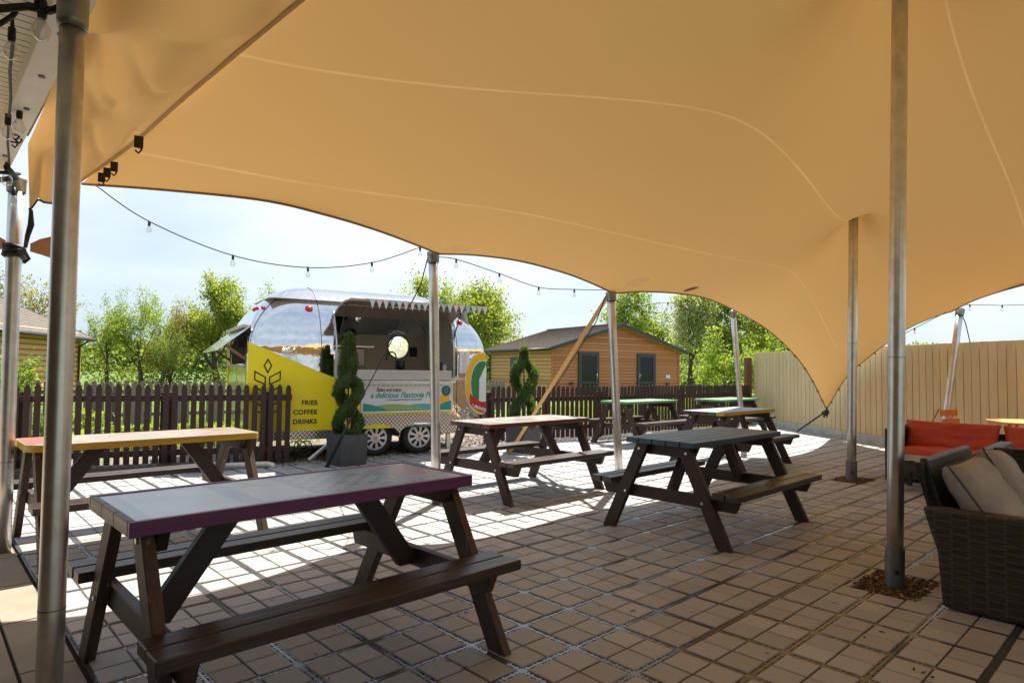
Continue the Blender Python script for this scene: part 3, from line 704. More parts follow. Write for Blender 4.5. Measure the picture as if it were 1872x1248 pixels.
# ------------------------------------------------------------------ boarded fence
W0, W1 = Vector((6.05, 15.95, 0)), Vector((8.05, -0.85, 0))
wd = (W1-W0).normalized(); wn = Vector((-wd.y, wd.x, 0));  wn = wn if wn.x < 0 else -wn
M['board'] = wood('beige painted boards', (0.56, 0.43, 0.22), (0.74, 0.59, 0.33), 2, None, 0.7, 0.7, 1.0, 0.25)
t = thing('boarded_fence', 'tall beige fence of upright boards closing the right side of the terrace', 'fence', tuple(W0))
L = (W1-W0).length; pw = 0.148; n = int(L/pw); rr = random.Random(9)
b = MB(); ang = math.atan2(wd.y, wd.x)
for i in range(n):
    q = wd*((i+.5)*pw)-wn*0.006
    hh = 1.742+0.004*rr.uniform(-1, 1)
    o_ = rr.uniform(-0.002, 0.002)
    bb = MB().box((0, 0, 0.14+(hh-0.14)/2), (pw-0.012, 0.022, hh-0.14), rz=ang)
    if i < 100: bb.build('board', M['board'], t, bevel=0.003, loc=q-wn*o_)
    else: b.box(q+Vector((0, 0, 0.14+(hh-0.14)/2)), (pw-0.012, 0.022, hh-0.14), rz=ang)
if b.v: kind(b.build('boards', M['board'], t), 'stuff')
MB().bar(-wn*0.030+Vector((0, 0, 0.9)), wd*L-wn*0.030+Vector((0, 0, 0.9)), 0.02, 1.5).build('backing', simple('fence backing', (0.13, 0.085, 0.04), 0.8), t)
b = MB(); k = 0; x = 0
while x < L:
    b.bar(wd*(x+0.004)+wn*0.045+Vector((0, 0, 0.07)), wd*(min(x+1.2, L)-0.004)+wn*0.045+Vector((0, 0, 0.07)), 0.12, 0.14); x += 1.2
b.build('concrete_plinth', simple('grey concrete', (0.46, 0.45, 0.41), 0.9, var=0.2, scale=8, bump=0.3), t, bevel=0.006)
tag(MB().box((5.90, 15.98, 0.79), (0.14, 0.14, 1.66), rz=ang).build('fence_post', M['redwood'] if 'redwood' in M else simple('red brown timber post', (0.16, 0.065, 0.035), 0.7, bump=0.3), bevel=0.006), 'red brown timber post at the left end of the boarded fence', 'post')

# ------------------------------------------------------------------ wicker furniture
def wicker(name, c1, c2):
    m = NT(name); v = m.tc(); s = m.sep(v)
    wv = m.n('TexWave', wave_type='BANDS', bands_direction='Z'); m.link(v, wv.inputs['Vector']); wv.inputs['Scale'].default_value = 22; wv.inputs['Distortion'].default_value = 0.6; wv.inputs['Detail'].default_value = 1
    u = m.math('ADD', s[0], s[1]); cellx = m.math('FRACT', m.math('MULTIPLY', u, 13.0)); cz = m.math('FLOOR', m.math('MULTIPLY', s[2], 52.0))
    alt = m.math('MODULO', m.math('ADD', m.math('FLOOR', m.math('MULTIPLY', u, 13.0)), cz), 2.0)
    rib = m.math('GREATER_THAN', m.math('ABSOLUTE', m.math('SUBTRACT', cellx, 0.5)), 0.42)
    n1 = m.noise(m.mapping(v, (5, 5, 60)), 1.5, 4, 0.7)
    fz = m.math('FRACT', m.math('MULTIPLY', s[2], 52.0)); gap = m.math('LESS_THAN', fz, 0.14)
    c = m.ramp(n1, [(0.3, c1), (0.7, c2)]); c = m.mix(m.math('MULTIPLY', m.math('ABSOLUTE', alt), 0.35), c, tuple(x*1.7 for x in c2))
    c = m.mix(m.math('MULTIPLY', rib, 0.4), c, tuple(x*1.8 for x in c2)); c = m.mix(gap, c, (0.004, 0.003, 0.003))
    m.col(c); m.rough(0.42)
    h = m.math('ADD', m.math('SUBTRACT', 1.0, gap), m.math('ADD', m.math('MULTIPLY', alt, 0.5), m.math('MULTIPLY', rib, 0.4)))
    m.bump(h, 0.9, 0.004); return m.m
M['wicker'] = wicker('dark brown wicker', (0.012, 0.0095, 0.008), (0.060, 0.049, 0.042))
M['wicker_blk'] = wicker('glossy black wicker', (0.012, 0.013, 0.014), (0.03, 0.032, 0.035))
def cushion(size, mat, name, parent, loc, rot, puff=0.35, seed=1, pipe=None):
    sx, sy, sz = size; b = MB(); n = 16; vs = []
    def h(u, v):  # pillow profile
        return (max(0, (1-abs(u)**3.2))*max(0, (1-abs(v)**3.2)))**puff
    for sgn in (1, -1):
        for j in range(n+1):
            for i in range(n+1):
                u, v = -1+2*i/n, -1+2*j/n
                pin = 1-0.05*(1-abs(v)**2)*abs(u)**6; pin2 = 1-0.05*(1-abs(u)**2)*abs(v)**6
                wz = 0.018*noise.noise(Vector((u*2.2+seed, v*2.2, sgn)))*h(u, v)+0.008*noise.noise(Vector((u*6+seed, v*3, sgn)))
                vs.append((u*sx/2*pin, v*sy/2*pin2, sgn*(0.012+(sz/2-0.012)*h(u, v))+wz))
    m_ = (n+1)**2
    fs = [(j*(n+1)+i, j*(n+1)+i+1, (j+1)*(n+1)+i+1, (j+1)*(n+1)+i) for j in range(n) for i in range(n)]
    fs += [tuple(q+m_ for q in f[::-1]) for f in fs]
    per = [i for i in range(n)]+[i*(n+1)+n for i in range(n)]+[n*(n+1)+n-i for i in range(n)]+[(n-i)*(n+1) for i in range(n)]
    fs += [(per[(k+1) % len(per)], per[k], per[k]+m_, per[(k+1) % len(per)]+m_) for k in range(len(per))]
    b.add(vs, fs); o = b.build(name, mat, parent, smooth=True); o.location = loc; o.rotation_euler = rot
    if pipe:
        q = MB(); 
        for sg in (1,):
            pts = [Vector(vs[k])*1.0 for k in per]; pts = [Vector((p.x*1.005, p.y*1.005, sz*0.10)) for p in pts]; q.tube(pts+[pts[0]], 0.004, 6, cap=False)
        q.build('piping', pipe, o, smooth=True)
    return o
m = NT('red cushion cloth'); v = m.tc(); n1 = m.noise(m.mapping(v, (1, 3, 1)), 5, 4, 0.55); m.col(m.ramp(n1, [(0.3, (0.44, 0.05, 0.025)), (0.7, (0.55, 0.075, 0.036))])); m.rough(0.7); m.bump(n1, 0.9, 0.03); M['redc'] = m.m
m = NT('grey cushion cloth'); v = m.tc(); n1 = m.noise(m.mapping(v, (1, 2, 1)), 4, 4, 0.55); n2 = m.noise(v, 300, 2, 0.5); m.col(m.ramp(n1, [(0.3, (0.32, 0.295, 0.285)), (0.7, (0.41, 0.385, 0.375))])); m.rough(0.85); m.bump(m.math('ADD', m.math('MULTIPLY', n1, 3.0), m.math('MULTIPLY', n2, 0.2)), 0.7, 0.02); M['greyc'] = m.m
M['piping'] = simple('dark piping', (0.06, 0.05, 0.045), 0.8)
# local frame of the seats: x = sideways, y = forward (direction faced)
def shaped_panel(pts, x0, th):     # side panel outline (y,z) extruded along x
    return MB().prism(pts, (x0, 0, 0), (0, 1, 0), (0, 0, 1), (1, 0, 0), th)
def armchair(loc, rz, label, W=0.86, pillows=True):
    t = thing('wicker_armchair', label, 'armchair', loc, rz, None)
    for s in (-1, 1):
        shaped_panel([(-0.36, 0.02), (0.40, 0.02), (0.42, 0.575), (0.30, 0.605), (-0.43, 0.585), (-0.37, 0.30)], s*W/2-0.05, 0.10).build('arm', M['wicker'], t, bevel=0.022)
    MB().prism([(-0.34, 0.10), (-0.27, 0.10), (-0.42, 0.86), (-0.47, 0.86)], (-W/2+0.052, 0, 0), (0, 1, 0), (0, 0, 1), (1, 0, 0), W-0.104).build('backrest', M['wicker_blk'], t, bevel=0.015)
    MB().box((0, 0.03, 0.20), (W-0.11, 0.70, 0.26)).build('seat_base', M['wicker'], t, bevel=0.01)
    cushion((W-0.13, 0.66, 0.11), M['greyc'], 'seat_cushion', t, (0, 0.05, 0.385), (0, 0, 0), 0.25, 3)
    return t
def loveseat(loc, rz, label, W, hback, harm, pillows=False, name='wicker_armchair', cat='armchair', bm='wicker_blk'):
    t = thing(name, label, cat, loc, rz)
    for s in (-1, 1):
        shaped_panel([(-0.35, 0.015), (0.40, 0.015), (0.44, harm-0.03), (0.32, harm), (-0.44, harm-0.01), (-0.37, harm*0.55)], s*W/2-(0.10 if s > 0 else 0), 0.10).build('arm', M['wicker'], t, bevel=0.02)
    MB().prism([(-0.33, 0.10), (-0.26, 0.10), (-0.43, hback), (-0.475, hback)], (-W/2+0.102, 0, 0), (0, 1, 0), (0, 0, 1), (1, 0, 0), W-0.204).build('backrest', M[bm], t, bevel=0.014)
    MB().prism([(-0.445, hback-0.02), (-0.415, harm-0.02), (-0.30, harm-0.06), (-0.33, 0.3), (-0.40, harm-0.04), (-0.49, hback-0.02)], (W/2-0.102, 0, 0), (0, 1, 0), (0, 0, 1), (1, 0, 0), 0.05).build('back_post', M[bm], t, bevel=0.006)
    MB().box((0, 0.03, 0.17), (W-0.21, 0.70, 0.24)).build('seat_base', M['wicker'], t, bevel=0.01)
    cushion((W-0.23, 0.66, 0.10), M['greyc'], 'seat_cushion', t, (0, 0.05, 0.34), (0, 0, 0), 0.25, 3)
    return t
AC = loveseat((3.00, 3.64, 0), R(-136.7), 'dark wicker armchair at the right front edge with two grey pillows', 1.22, 0.785, 0.545)
fr = Matrix.Rotation(R(-136.7), 3, 'Z')
def put_pillow(x, y, z, rx, ry, rz, label, seed, sz=(0.50, 0.46, 0.19)):
    o = cushion(sz, M['greyc'], 'pillow', None, (0, 0, 0), (0, 0, 0), 0.42, seed, M['piping'])
    o.matrix_world = Matrix.Translation(Vector((3.00, 3.64, 0)) + fr @ Vector((x, y, z))) @ Matrix.Rotation(R(-136.7), 4, 'Z') @ Matrix.Rotation(R(rz), 4, 'Z') @ Matrix.Rotation(R(rx), 4, 'X') @ Matrix.Rotation(R(ry), 4, 'Z')
    tag(o, label, 'pillow', 'grey pillows on the wicker armchair')
put_pillow(0.29, -0.20, 0.575, -57, 4, -6, 'grey piped pillow leaning nearest to the armchair arm', 2)
put_pillow(-0.12, -0.17, 0.60, -60, -6, 8, 'grey piped pillow behind the other one on the wicker armchair', 8)
c2 = Vector((3.53, 4.65, 0)) - V*0.30 + U*0.42
loveseat(tuple(c2), R(43.3-90), 'dark wicker armchair with its back turned, cut off by the right edge', 0.86, 0.740, 0.72, bm='wicker')
# sofa
SL = 2.05; so = Vector((4.43, 7.62, 0)) - V*(SL/2) + U*0.38
ts = thing('sofa', 'low wicker sofa with red cushions in front of the boarded fence', 'sofa', tuple(so), R(43.3+90))
for s in (-1, 1): shaped_panel([(-0.40, 0.0), (0.38, 0.0), (0.38, 0.61), (-0.40, 0.63)], s*SL/2-(0.055 if s > 0 else 0), 0.055).build('arm', M['wicker'], ts, bevel=0.008)
MB().box((0, -0.37, 0.335), (SL-0.115, 0.06, 0.49)).build('backrest', M['wicker'], ts, bevel=0.01)
MB().box((0, 0.02, 0.16), (SL-0.115, 0.70, 0.24)).build('seat_base', M['wicker'], ts, bevel=0.01)
for k, x in enumerate((-0.49, 0.49)):
    cushion((0.95, 0.72, 0.13), M['redc'], 'seat_cushion', ts, (x, 0.02, 0.335), (0, 0, 0), 0.22, 5+k)
    cushion((0.96, 0.37, 0.20), M['redc'], 'back_cushion', ts, (x, -0.22, 0.50+0.01*k), (R(-74), R(0), R(2-4*k)), 0.30, 11+k)
# glass table
tg = thing('coffee_table', 'low wicker coffee table with a glass top before the red sofa', 'coffee table', tuple(Vector((4.20, 6.95, 0)) - V*0.40 + U*0.2), R(43.3))
MB().box((0, 0, 0.345), (0.5, 0.9, 0.012)).build('glass_top', simple('pale green glass', (0.42, 0.58, 0.55), 0.08, 0.0, 0.03), tg, bevel=0.003)
MB().box((0, 0, 0.275), (0.48, 0.88, 0.12)).build('apron', M['wicker'], tg, bevel=0.01)
for x in (-0.22, 0.22):
    for y in (-0.42, 0.42): MB().box((x, y, 0.108), (0.05, 0.05, 0.216)).build('leg', M['wicker'], tg, bevel=0.006)
# orange bistro set
M['orange'] = simple('orange enamel', (0.72, 0.20, 0.03), 0.4, 0.0, 0.05)
tt = thing('bistro_table', 'round orange metal table standing behind the red sofa', 'table', (6.40, 7.92, 0))
b = MB(); b.lathe([(0.0, 0.665), (0.45, 0.665), (0.455, 0.672), (0.455, 0.682), (0.45, 0.69), (0.0, 0.69)], (0, 0, 0), 40); b.build('tabletop', simple('pale orange enamel', (0.80, 0.40, 0.14), 0.35, var=0.05), tt, smooth=False)
for a in (0, 1):
    b = MB(); s = 1 if a else -1
    for q in (-1, 1): b.bar(U*s*0.30+V*q*0.16+Vector((0, 0, 0)), -U*s*0.26+V*q*0.16+Vector((0, 0, 0.664)), 0.035, 0.02)
    b.bar(U*s*0.30-V*0.17+Vector((0, 0, 0.015)), U*s*0.30+V*0.17+Vector((0, 0, 0.015)), 0.03, 0.03); b.build('leg_frame', M['orange'], tt, bevel=0.002)
tc_ = thing('folding_chair', 'orange metal folding chair between the sofa and the boarded fence', 'folding chair', (5.90, 8.95, 0), R(24))
for k, z in enumerate((0.735, 0.615)): MB().box((0, -0.20-0.03*k, z), (0.37, 0.012, 0.085)).build('back_slat', M['orange'], tc_, bevel=0.004)
for s in (-1, 1):
    b = MB(); b.bar((s*0.19, -0.19, 0.79), (s*0.19, 0.22, 0.0), 0.022, 0.014); b.bar((s*0.175, -0.24, 0.0), (s*0.175, 0.20, 0.44), 0.022, 0.014); b.build('side_frame', M['orange'], tc_, bevel=0.002)
b = MB()
for k in range(6): b.box((0, -0.14+0.065*k, 0.45), (0.36, 0.05, 0.012))
b.build('seat', M['orange'], tc_, bevel=0.002)

# ------------------------------------------------------------------ topiary in planters
M['planter'] = simple('grey planter', (0.060, 0.063, 0.068), 0.6, var=0.2, scale=6, bump=0.1)
def leafmat(name, cols, trans, tf=0.4):
    m = NT(name); isl = m.n('NewGeometry').outputs['Random Per Island']; n1 = m.noise(m.tc(), 0.9, 3, 0.6)
    f = m.math('ADD', m.math('MULTIPLY', isl, 0.6), m.math('MULTIPLY', n1, 0.4))
    k = len(cols); m.col(m.ramp(f, [(0.15+0.7*i/(k-1), c) for i, c in enumerate(cols)])); m.rough(0.55)
    t = m.n('BsdfTranslucent'); t.inputs[0].default_value = (*trans, 1); mx = m.n('MixShader'); mx.inputs[0].default_value = tf
    m.link(m.b.outputs[0], mx.inputs[1]); m.link(t.outputs[0], mx.inputs[2]); m.link(mx.outputs[0], m.out.inputs[0]); return m.m
M['conifer'] = leafmat('conifer foliage', [(0.020, 0.045, 0.014), (0.045, 0.090, 0.022), (0.095, 0.150, 0.032)], (0.14, 0.24, 0.03), 0.30)
M['conifer_tip'] = leafmat('fresh conifer tips', [(0.05, 0.10, 0.02), (0.12, 0.19, 0.03)], (0.25, 0.36, 0.03), 0.4)
M['bark'] = simple('tree bark', (0.085, 0.065, 0.05), 0.9, var=0.4, scale=12, bump=0.8)
def leaf_quad(vs, fs, p, d, L, w, up=None):
    a = Vector((random.uniform(-1, 1), random.uniform(-1, 1), random.uniform(-1, 1)))
    d = d.normalized(); s = d.cross(a)
    if s.length < 1e-3: return
    s.normalize(); o = len(vs)
    vs += [p, p+d*L*0.45+s*w, p+d*L, p+d*L*0.45-s*w]; fs.append((o, o+1, o+2, o+3))
def topiary(x, y, rz, h0, h1, turns, phase, label, seed, fm=0.45, r0=0.135, t0=0.078, t1=0.098):
    random.seed(seed)
    t = thing('spiral_topiary', label, 'topiary', (x, y, 0), rz, 'spiral topiaries in grey planters')
    b = MB(); 
    b.v = []; S0, S1 = 0.185, 0.195
    def ring(s, z): return [(-s, -s, z), (s, -s, z), (s, s, z), (-s, s, z)]
    b.add(ring(S0, 0)+ring(S1, 0.40)+ring(S1-0.02, 0.40)+ring(S1-0.02, 0.34), [(3, 2, 1, 0)]+[(k+4*j, (k+1) % 4+4*j, (k+1) % 4+4*j+4, k+4*j+4) for j in range(3) for k in range(4)])
    b.build('planter', M['planter'], t, bevel=0.006)
    MB().box((0, 0, 0.345), (2*S1-0.042, 2*S1-0.042, 0.03)).build('soil', M['soil'], t)
    b = MB(); b.tube([(0, 0, 0.35), (0.004, 0.003, 0.9), (0, 0, h1-0.1)], [0.016, 0.012, 0.006], 8); b.build('stem', M['bark'], t, smooth=True)
    # two twisted strands
    n = 70; vs, fs = [], []; vt, ft = [], []; core = MB()
    for ph in (phase, phase+math.pi):
        path = []; rad = []
        for i in range(n+1):
            f = i/n; z = h0+(h1-h0)*f*0.97; a = ph+2*math.pi*turns*f
            q_ = min(1, max(0, (f-fm)/0.22)); q_ = q_*q_*(3-2*q_); rr = r0*(1-q_)+0.018*q_
            tip = max(0, (f-0.70)/0.30); path.append(Vector((rr*math.cos(a), rr*math.sin(a), z))); rad.append((t0+(t1-t0)*q_)*(1-0.50*tip**1.8)*(1+0.10*math.sin(f*29+ph)))
        core.tube(path, [r_*0.76 for r_ in rad], 12)
        for _ in range(11000):
            i = random.randrange(n); f = random.random(); p = path[i].lerp(path[i+1], f); r_ = rad[i]
            d = Vector((random.gauss(0, 1), random.gauss(0, 1), random.gauss(0, 1))).normalized()
            nz = 1+0.34*noise.noise((p+d*r_)*8)
            q = p+d*r_*random.uniform(0.70, 1.02)*nz
            dd = (d+Vector((0, 0, 0.9))+Vector((random.gauss(0, .5), random.gauss(0, .5), random.gauss(0, .4)))).normalized()
            if d.z > 0.1 and random.random() < 0.30: leaf_quad(vt, ft, q, dd, random.uniform(.024, .055), random.uniform(.003, .006))
            else: leaf_quad(vs, fs, q, dd, random.uniform(.018, .038), random.uniform(.004, .008))
    core.build('foliage_core', M['conifer'], t, smooth=True)
    b = MB(); b.add(vs, fs); b.build('foliage', M['conifer'], t); b = MB(); b.add(vt, ft); b.build('fresh_tips', M['conifer_tip'], t)
    # little plants at the planter rim
    vs, fs = [], []
    for _ in range(1500):
        p = Vector((random.uniform(-.17, .17), random.uniform(-.17, .17), 0.355)); leaf_quad(vs, fs, p, Vector((random.gauss(0, .5), random.gauss(0, .5), 1)), random.uniform(.025, .07), random.uniform(.003, .007))
    b = MB(); b.add(vs, fs); b.build('ground_plants', M['conifer_tip'], t)
    return t
topiary(-2.13, 8.36, GA, 0.40, 1.70, 1.47, R(-82), 'taller spiral topiary in a grey planter in front of the silver trailer', 21, fm=0.45, r0=0.125, t0=0.078, t1=0.100)
topiary(0.19, 9.86, GA, 0.40, 1.60, 1.0, R(-97), 'shorter spiral topiary in a grey planter before the right picket fence', 22, fm=0.70, r0=0.145, t0=0.078, t1=0.090)

# ------------------------------------------------------------------ silver food trailer
TA = R(30.5); tu = Vector((math.cos(TA), math.sin(TA), 0)); tn = Vector((math.sin(TA), -math.cos(TA), 0))
TW, TL0, TL1 = 2.05, -1.74, 1.74
# local frame: x along side (0 at reference), y into the trailer (0 = near side plane), z up
tr_ = thing('food_trailer', 'polished silver food trailer with a yellow side panel and an open serving hatch', 'food trailer', (-1.9, 9.1, 0), TA)
m = NT('polished aluminium shell'); v = m.tc(); n1 = m.noise(v, 1.6, 4, 0.55); n2 = m.noise(v, 14, 4, 0.6)
m.col(m.ramp(n2, [(0.3, (0.66, 0.67, 0.69)), (0.7, (0.80, 0.81, 0.83))])); m.metal(1.0); m.rough(m.math('ADD', 0.02, m.math('MULTIPLY', n2, 0.09))); m.bump(m.math('ADD', n1, m.math('MULTIPLY', n2, 0.05)), 0.35, 0.035); M['chrome'] = m.m
M['seamdark'] = simple('panel seam', (0.10, 0.09, 0.08), 0.5, 0.6)
ZB, ZK, ZTOP = 0.40, 1.42, 2.44
def ring_at(phi):
    """phi<0 : straight part (ZB..ZK), 0..pi/2 the curved roof. returns z, half length inset, half width, corner radius"""
    if phi <= 0: return ZK+(ZK-ZB)*phi, 0.0, TW/2, 0.07
    s, c = math.sin(phi), math.cos(phi)
    z = ZK+(ZTOP-ZK)*s; hw = TW/2*(1-(1-c)**1.0); hw = max(hw, 0.0)
    inset = 0.90*(1-c)**1.05; return z, inset, max(hw, 0.002), 0.07+0.50*min(1, (phi/0.9))*s
NPH = 26; NS, NE, NC = 58, 14, 10
def ring_pts(phi):
    z, ins, hw, cr_ = ring_at(phi); x0, x1 = TL0+ins, TL1-ins; cr_ = min(cr_, hw*0.98); P = []
    cy = TW/2
    def line(a, b_, n): return [(a[0]+(b_[0]-a[0])*i/n, a[1]+(b_[1]-a[1])*i/n) for i in range(n)]
    def arc(cx, cyy, a0, n): return [(cx+cr_*math.cos(R(a0+90*i/n)), cyy+cr_*math.sin(R(a0+90*i/n))) for i in range(n)]
    P += line((x0+cr_, cy-hw), (x1-cr_, cy-hw), NS); P += arc(x1-cr_, cy-hw+cr_, -90, NC)
    P += line((x1, cy-hw+cr_), (x1, cy+hw-cr_), NE); P += arc(x1-cr_, cy+hw-cr_, 0, NC)
    P += line((x1-cr_, cy+hw), (x0+cr_, cy+hw), NS); P += arc(x0+cr_, cy+hw-cr_, 90, NC)
    P += line((x0, cy+hw-cr_), (x0, cy-hw+cr_), NE); P += arc(x0+cr_, cy-hw+cr_, 180, NC)
    return [(x, y, z) for x, y in P]
phis = [-1+i/16 for i in range(17)] + [math.pi/2*(i/NPH)**0.9 for i in range(1, NPH+1)]
rings = [ring_pts(p) for p in phis]; nr_ = len(rings[0])
HX0, HX1, HZ0, HZ1 = -0.60, 1.19, 1.12, 1.99        # serving hatch
EY0, EY1, EZ0, EZ1 = 0.14, 1.90, 1.28, 1.76         # end window (in y and z)
b = MB(); b.v = [p for r_ in rings for p in r_]
hatch_faces = []
for j in range(len(rings)-1):
    for i in range(nr_):
        k = (i+1) % nr_; q = (j*nr_+i, j*nr_+k, (j+1)*nr_+k, (j+1)*nr_+i)
        c = [sum(b.v[a][n] for a in q)/4 for n in range(3)]
        if c[1] < TW/2 and HX0 < c[0] < HX1 and HZ0 < c[2] < HZ1: hatch_faces.append(q); continue
        if c[0] < TL0+0.35 and EY0 < c[1] < EY1 and EZ0 < c[2] < EZ1: continue
        if c[1] > TW/2 and 0.7 < c[0] < 1.7 and 1.25 < c[2] < 1.95: pass
        b.f.append(q); b.mi.append(0)
# porthole at the rear wall: drop the rear faces around it
PHX, PHZ, PHR = 1.02, 1.63, 0.20
keep = []
for q in b.f:
    c = [sum(b.v[a][n] for a in q)/4 for n in range(3)]
    if c[1] > TW*0.62 and math.hypot(c[0]-PHX, c[2]-PHZ) < PHR+0.06: continue
    keep.append(q)
b.f = keep; b.mi = [0]*len(keep)
shell = b.build('shell', M['chrome'], tr_, smooth=True)
so_ = shell.modifiers.new('solid', 'SOLIDIFY'); so_.thickness = 0.012; so_.offset = -1
# seams : two arcs over the roof
def side_y(x, z):   # near-side y of the shell at height z
    if z <= ZK: return 0.0
    s = (z-ZK)/(ZTOP-ZK); c = math.sqrt(max(0, 1-s*s)); return TW/2*(1-c)
def ring_y(phi, xa):     # near-side y of the ring at this x
    z, ins, hw, cr_ = ring_at(phi); cr_ = min(cr_, hw*0.98); x0, x1 = TL0+ins, TL1-ins
    e = max(x0+cr_-xa, xa-(x1-cr_), 0)
    if e > cr_: return None, z
    return TW/2-hw+cr_-math.sqrt(max(0, cr_*cr_-e*e)), z
for xa in (-0.80, 1.24):
    near = [(xa, -0.002, 0.45)]
    for i in range(0, 40):
        y, z = ring_y(math.pi/2*i/40, xa)
        if y is not None: near.append((xa, y-0.001, z+0.002))
    far = [(x, TW-y, z) for x, y, z in near[::-1]]
    b = MB(); b.tube(near+far, 0.005, 6); b.build('panel_seam', M['seamdark'], tr_, smooth=True)
# rivet rows beside the seams
b = MB()
for xa in (-0.83, 1.27, 1.21):
    for i in range(3, 34):
        y, z = ring_y(math.pi/2*i/44, xa)
        if y is not None: b.lathe([(0, 0.0022), (0.005, 0.0015), (0.007, -0.001)], (xa, y-0.001, z), 6, Matrix.Rotation(R(90), 3, 'X'))
kind(b.build('rivets', M['steel'] if 'steel' in M else simple('rivet metal', (0.5, 0.5, 0.5), 0.4, 0.9), tr_), 'stuff')
for yy in (0.07, TW-0.07):    # seams between the end segments
    b = MB(); pts = []
    for i in range(20):
        phi = math.pi/2*i/19*0.93; z, ins, hw, cr_ = ring_at(phi)
        pts.append((TL0+ins+cr_*0.29, TW/2-(hw-cr_*0.29)*(1 if yy < 1 else -1), z+0.002))
    b.tube(pts, 0.005, 6); b.build('panel_seam', M['seamdark'], tr_, smooth=True)
# interior
m = NT('trailer interior lining'); n1 = m.noise(m.tc(), 2.5, 3, 0.5); m.col(m.ramp(n1, [(0.3, (0.52, 0.48, 0.42)), (0.7, (0.60, 0.56, 0.50))])); m.rough(0.55); M['lining'] = m.m
b = MB(); yb = TW-0.10; n = 32; X0, X1, Z0, Z1 = TL0+0.30, TL1-0.22, 0.55, 2.22
circ = [(PHX+PHR*math.cos(2*math.pi*k/n), yb, PHZ+PHR*math.sin(2*math.pi*k/n)) for k in range(n)]
sq = []
for k in range(n):
    a = 2*math.pi*k/n; dx, dz = math.cos(a), math.sin(a)
    t = min((X1-PHX)/dx if dx > 1e-6 else 9, (X0-PHX)/dx if dx < -1e-6 else 9, (Z1-PHZ)/dz if dz > 1e-6 else 9, (Z0-PHZ)/dz if dz < -1e-6 else 9)
    sq.append((PHX+dx*t, yb, PHZ+dz*t))
b.add(circ+sq, [(k, (k+1) % n, n+(k+1) % n, n+k) for k in range(n)])
def corner_fix(cx, cz):
    best = sorted(range(n), key=lambda k: (sq[k][0]-cx)**2+(sq[k][2]-cz)**2)[:2]; b.add([(cx, yb, cz), sq[best[0]], sq[best[1]]], [(0, 1, 2)])
for cx in (X0, X1):
    for cz in (Z0, Z1): corner_fix(cx, cz)
b.add([(X0, 0.05, Z0), (X1, 0.05, Z0), (X1, yb, Z0), (X0, yb, Z0)], [(0, 1, 2, 3)])
b.add([(X0, 0.30, 2.20), (X1, 0.30, 2.20), (X1, yb-.2, 2.22), (X0, yb-.2, 2.22)], [(0, 1, 2, 3)])
b.add([(X1, 0.03, Z0), (X1, yb, Z0), (X1, yb, Z1), (X1, 0.30, 2.2), (X1, 0.05, 1.7)], [(0, 1, 2, 3, 4)])
b.add([(X0, 0.03, Z0), (X0, yb, Z0), (X0, yb, 1.25), (X0, 0.03, 1.25)], [(0, 1, 2, 3)])
b.build('lining', M['lining'], tr_)
b = MB(); b.tube([(p[0]*1.0, yb-0.02, p[2]) for p in circ]+[(circ[0][0], yb-0.02, circ[0][2])], 0.013, 8, cap=False); b.build('porthole_frame', simple('dark frame', (0.08, 0.07, 0.06), 0.4, 0.5), tr_, smooth=True)
b = MB(); b.add([(p[0], yb+0.05, p[2]) for p in circ], [tuple(range(n))]); 
m = NT('frosted porthole glass'); t = m.n('BsdfTranslucent'); t.inputs[0].default_value = (0.9, 0.88, 0.8, 1); tp = m.n('BsdfTransparent'); mx = m.n('MixShader'); mx.inputs[0].default_value = 0.6; m.link(t.outputs[0], mx.inputs[1]); m.link(tp.outputs[0], mx.inputs[2]); m.link(mx.outputs[0], m.out.inputs[0])
b.build('porthole_glass', m.m, tr_)
M['steel'] = simple('brushed steel', (0.55, 0.55, 0.54), 0.32, 0.95, 0.06); M['darkbox'] = simple('dark equipment', (0.025, 0.024, 0.028), 0.5)
M['paper'] = simple('white paper', (0.72, 0.72, 0.74), 0.7, var=0.03)
MB().box((0.33, 0.16, 1.175), (1.64, 0.34, 0.11)).build('worktop', M['steel'], tr_, bevel=0.006)
MB().box((0.33, -0.105, 1.108), (1.92, 0.27, 0.026)).build('serving_shelf', M['steel'], tr_, bevel=0.004)
MB().box((-0.22, 1.55, 1.42), (0.85, 0.6, 0.30)).build('oven', simple('oven steel', (0.32, 0.31, 0.29), 0.4, 0.7), tr_, bevel=0.015)
MB().box((-0.18, 1.50, 1.595), (1.05, 0.55, 0.03)).build('oven_hood', M['steel'], tr_, bevel=0.004)
b = MB(); b.tube([(-0.55, 1.235, 1.42), (-0.55, 1.243, 1.42)], 0.05, 18); b.build('oven_gauge', simple('gauge green brown', (0.08, 0.07, 0.03), 0.5), tr_)
b = MB(); pts = [(0.42, 0.42, 1.2)]+[(0.42, 0.42, 1.2+0.045*k) for k in range(1, 6)]+[(0.42-0.075+0.075*math.cos(R(a)), 0.42, 1.425+0.075*math.sin(R(a))) for a in range(15, 181, 15)]+[(0.27, 0.42, 1.37)]; b.tube(pts, 0.011, 8); b.build('tap', M['darkbox'], tr_, smooth=True)
b = MB(); b.lathe([(0, 0), (0.07, 0.01), (0.07, 0.13), (0.05, 0.15), (0, 0.15)], (0.52, 0.50, 1.23), 16); b.build('kettle', M['darkbox'], tr_, smooth=True)
MB().box((0.02, yb-0.3, 1.70), (0.16, 0.10, 0.15)).build('appliance', M['darkbox'], tr_, bevel=0.01)
b = MB(); b.lathe([(0, 0), (0.09, 0.0), (0.09, 0.09), (0.03, 0.12), (0, 0.12)], (0.08, yb-0.3, 1.79), 16); b.build('black_pan', M['darkbox'], tr_, smooth=True)
MB().box((1.30, yb-0.012, 1.55), (0.14, 0.01, 0.17)).build('poster', M['darkbox'], tr_)
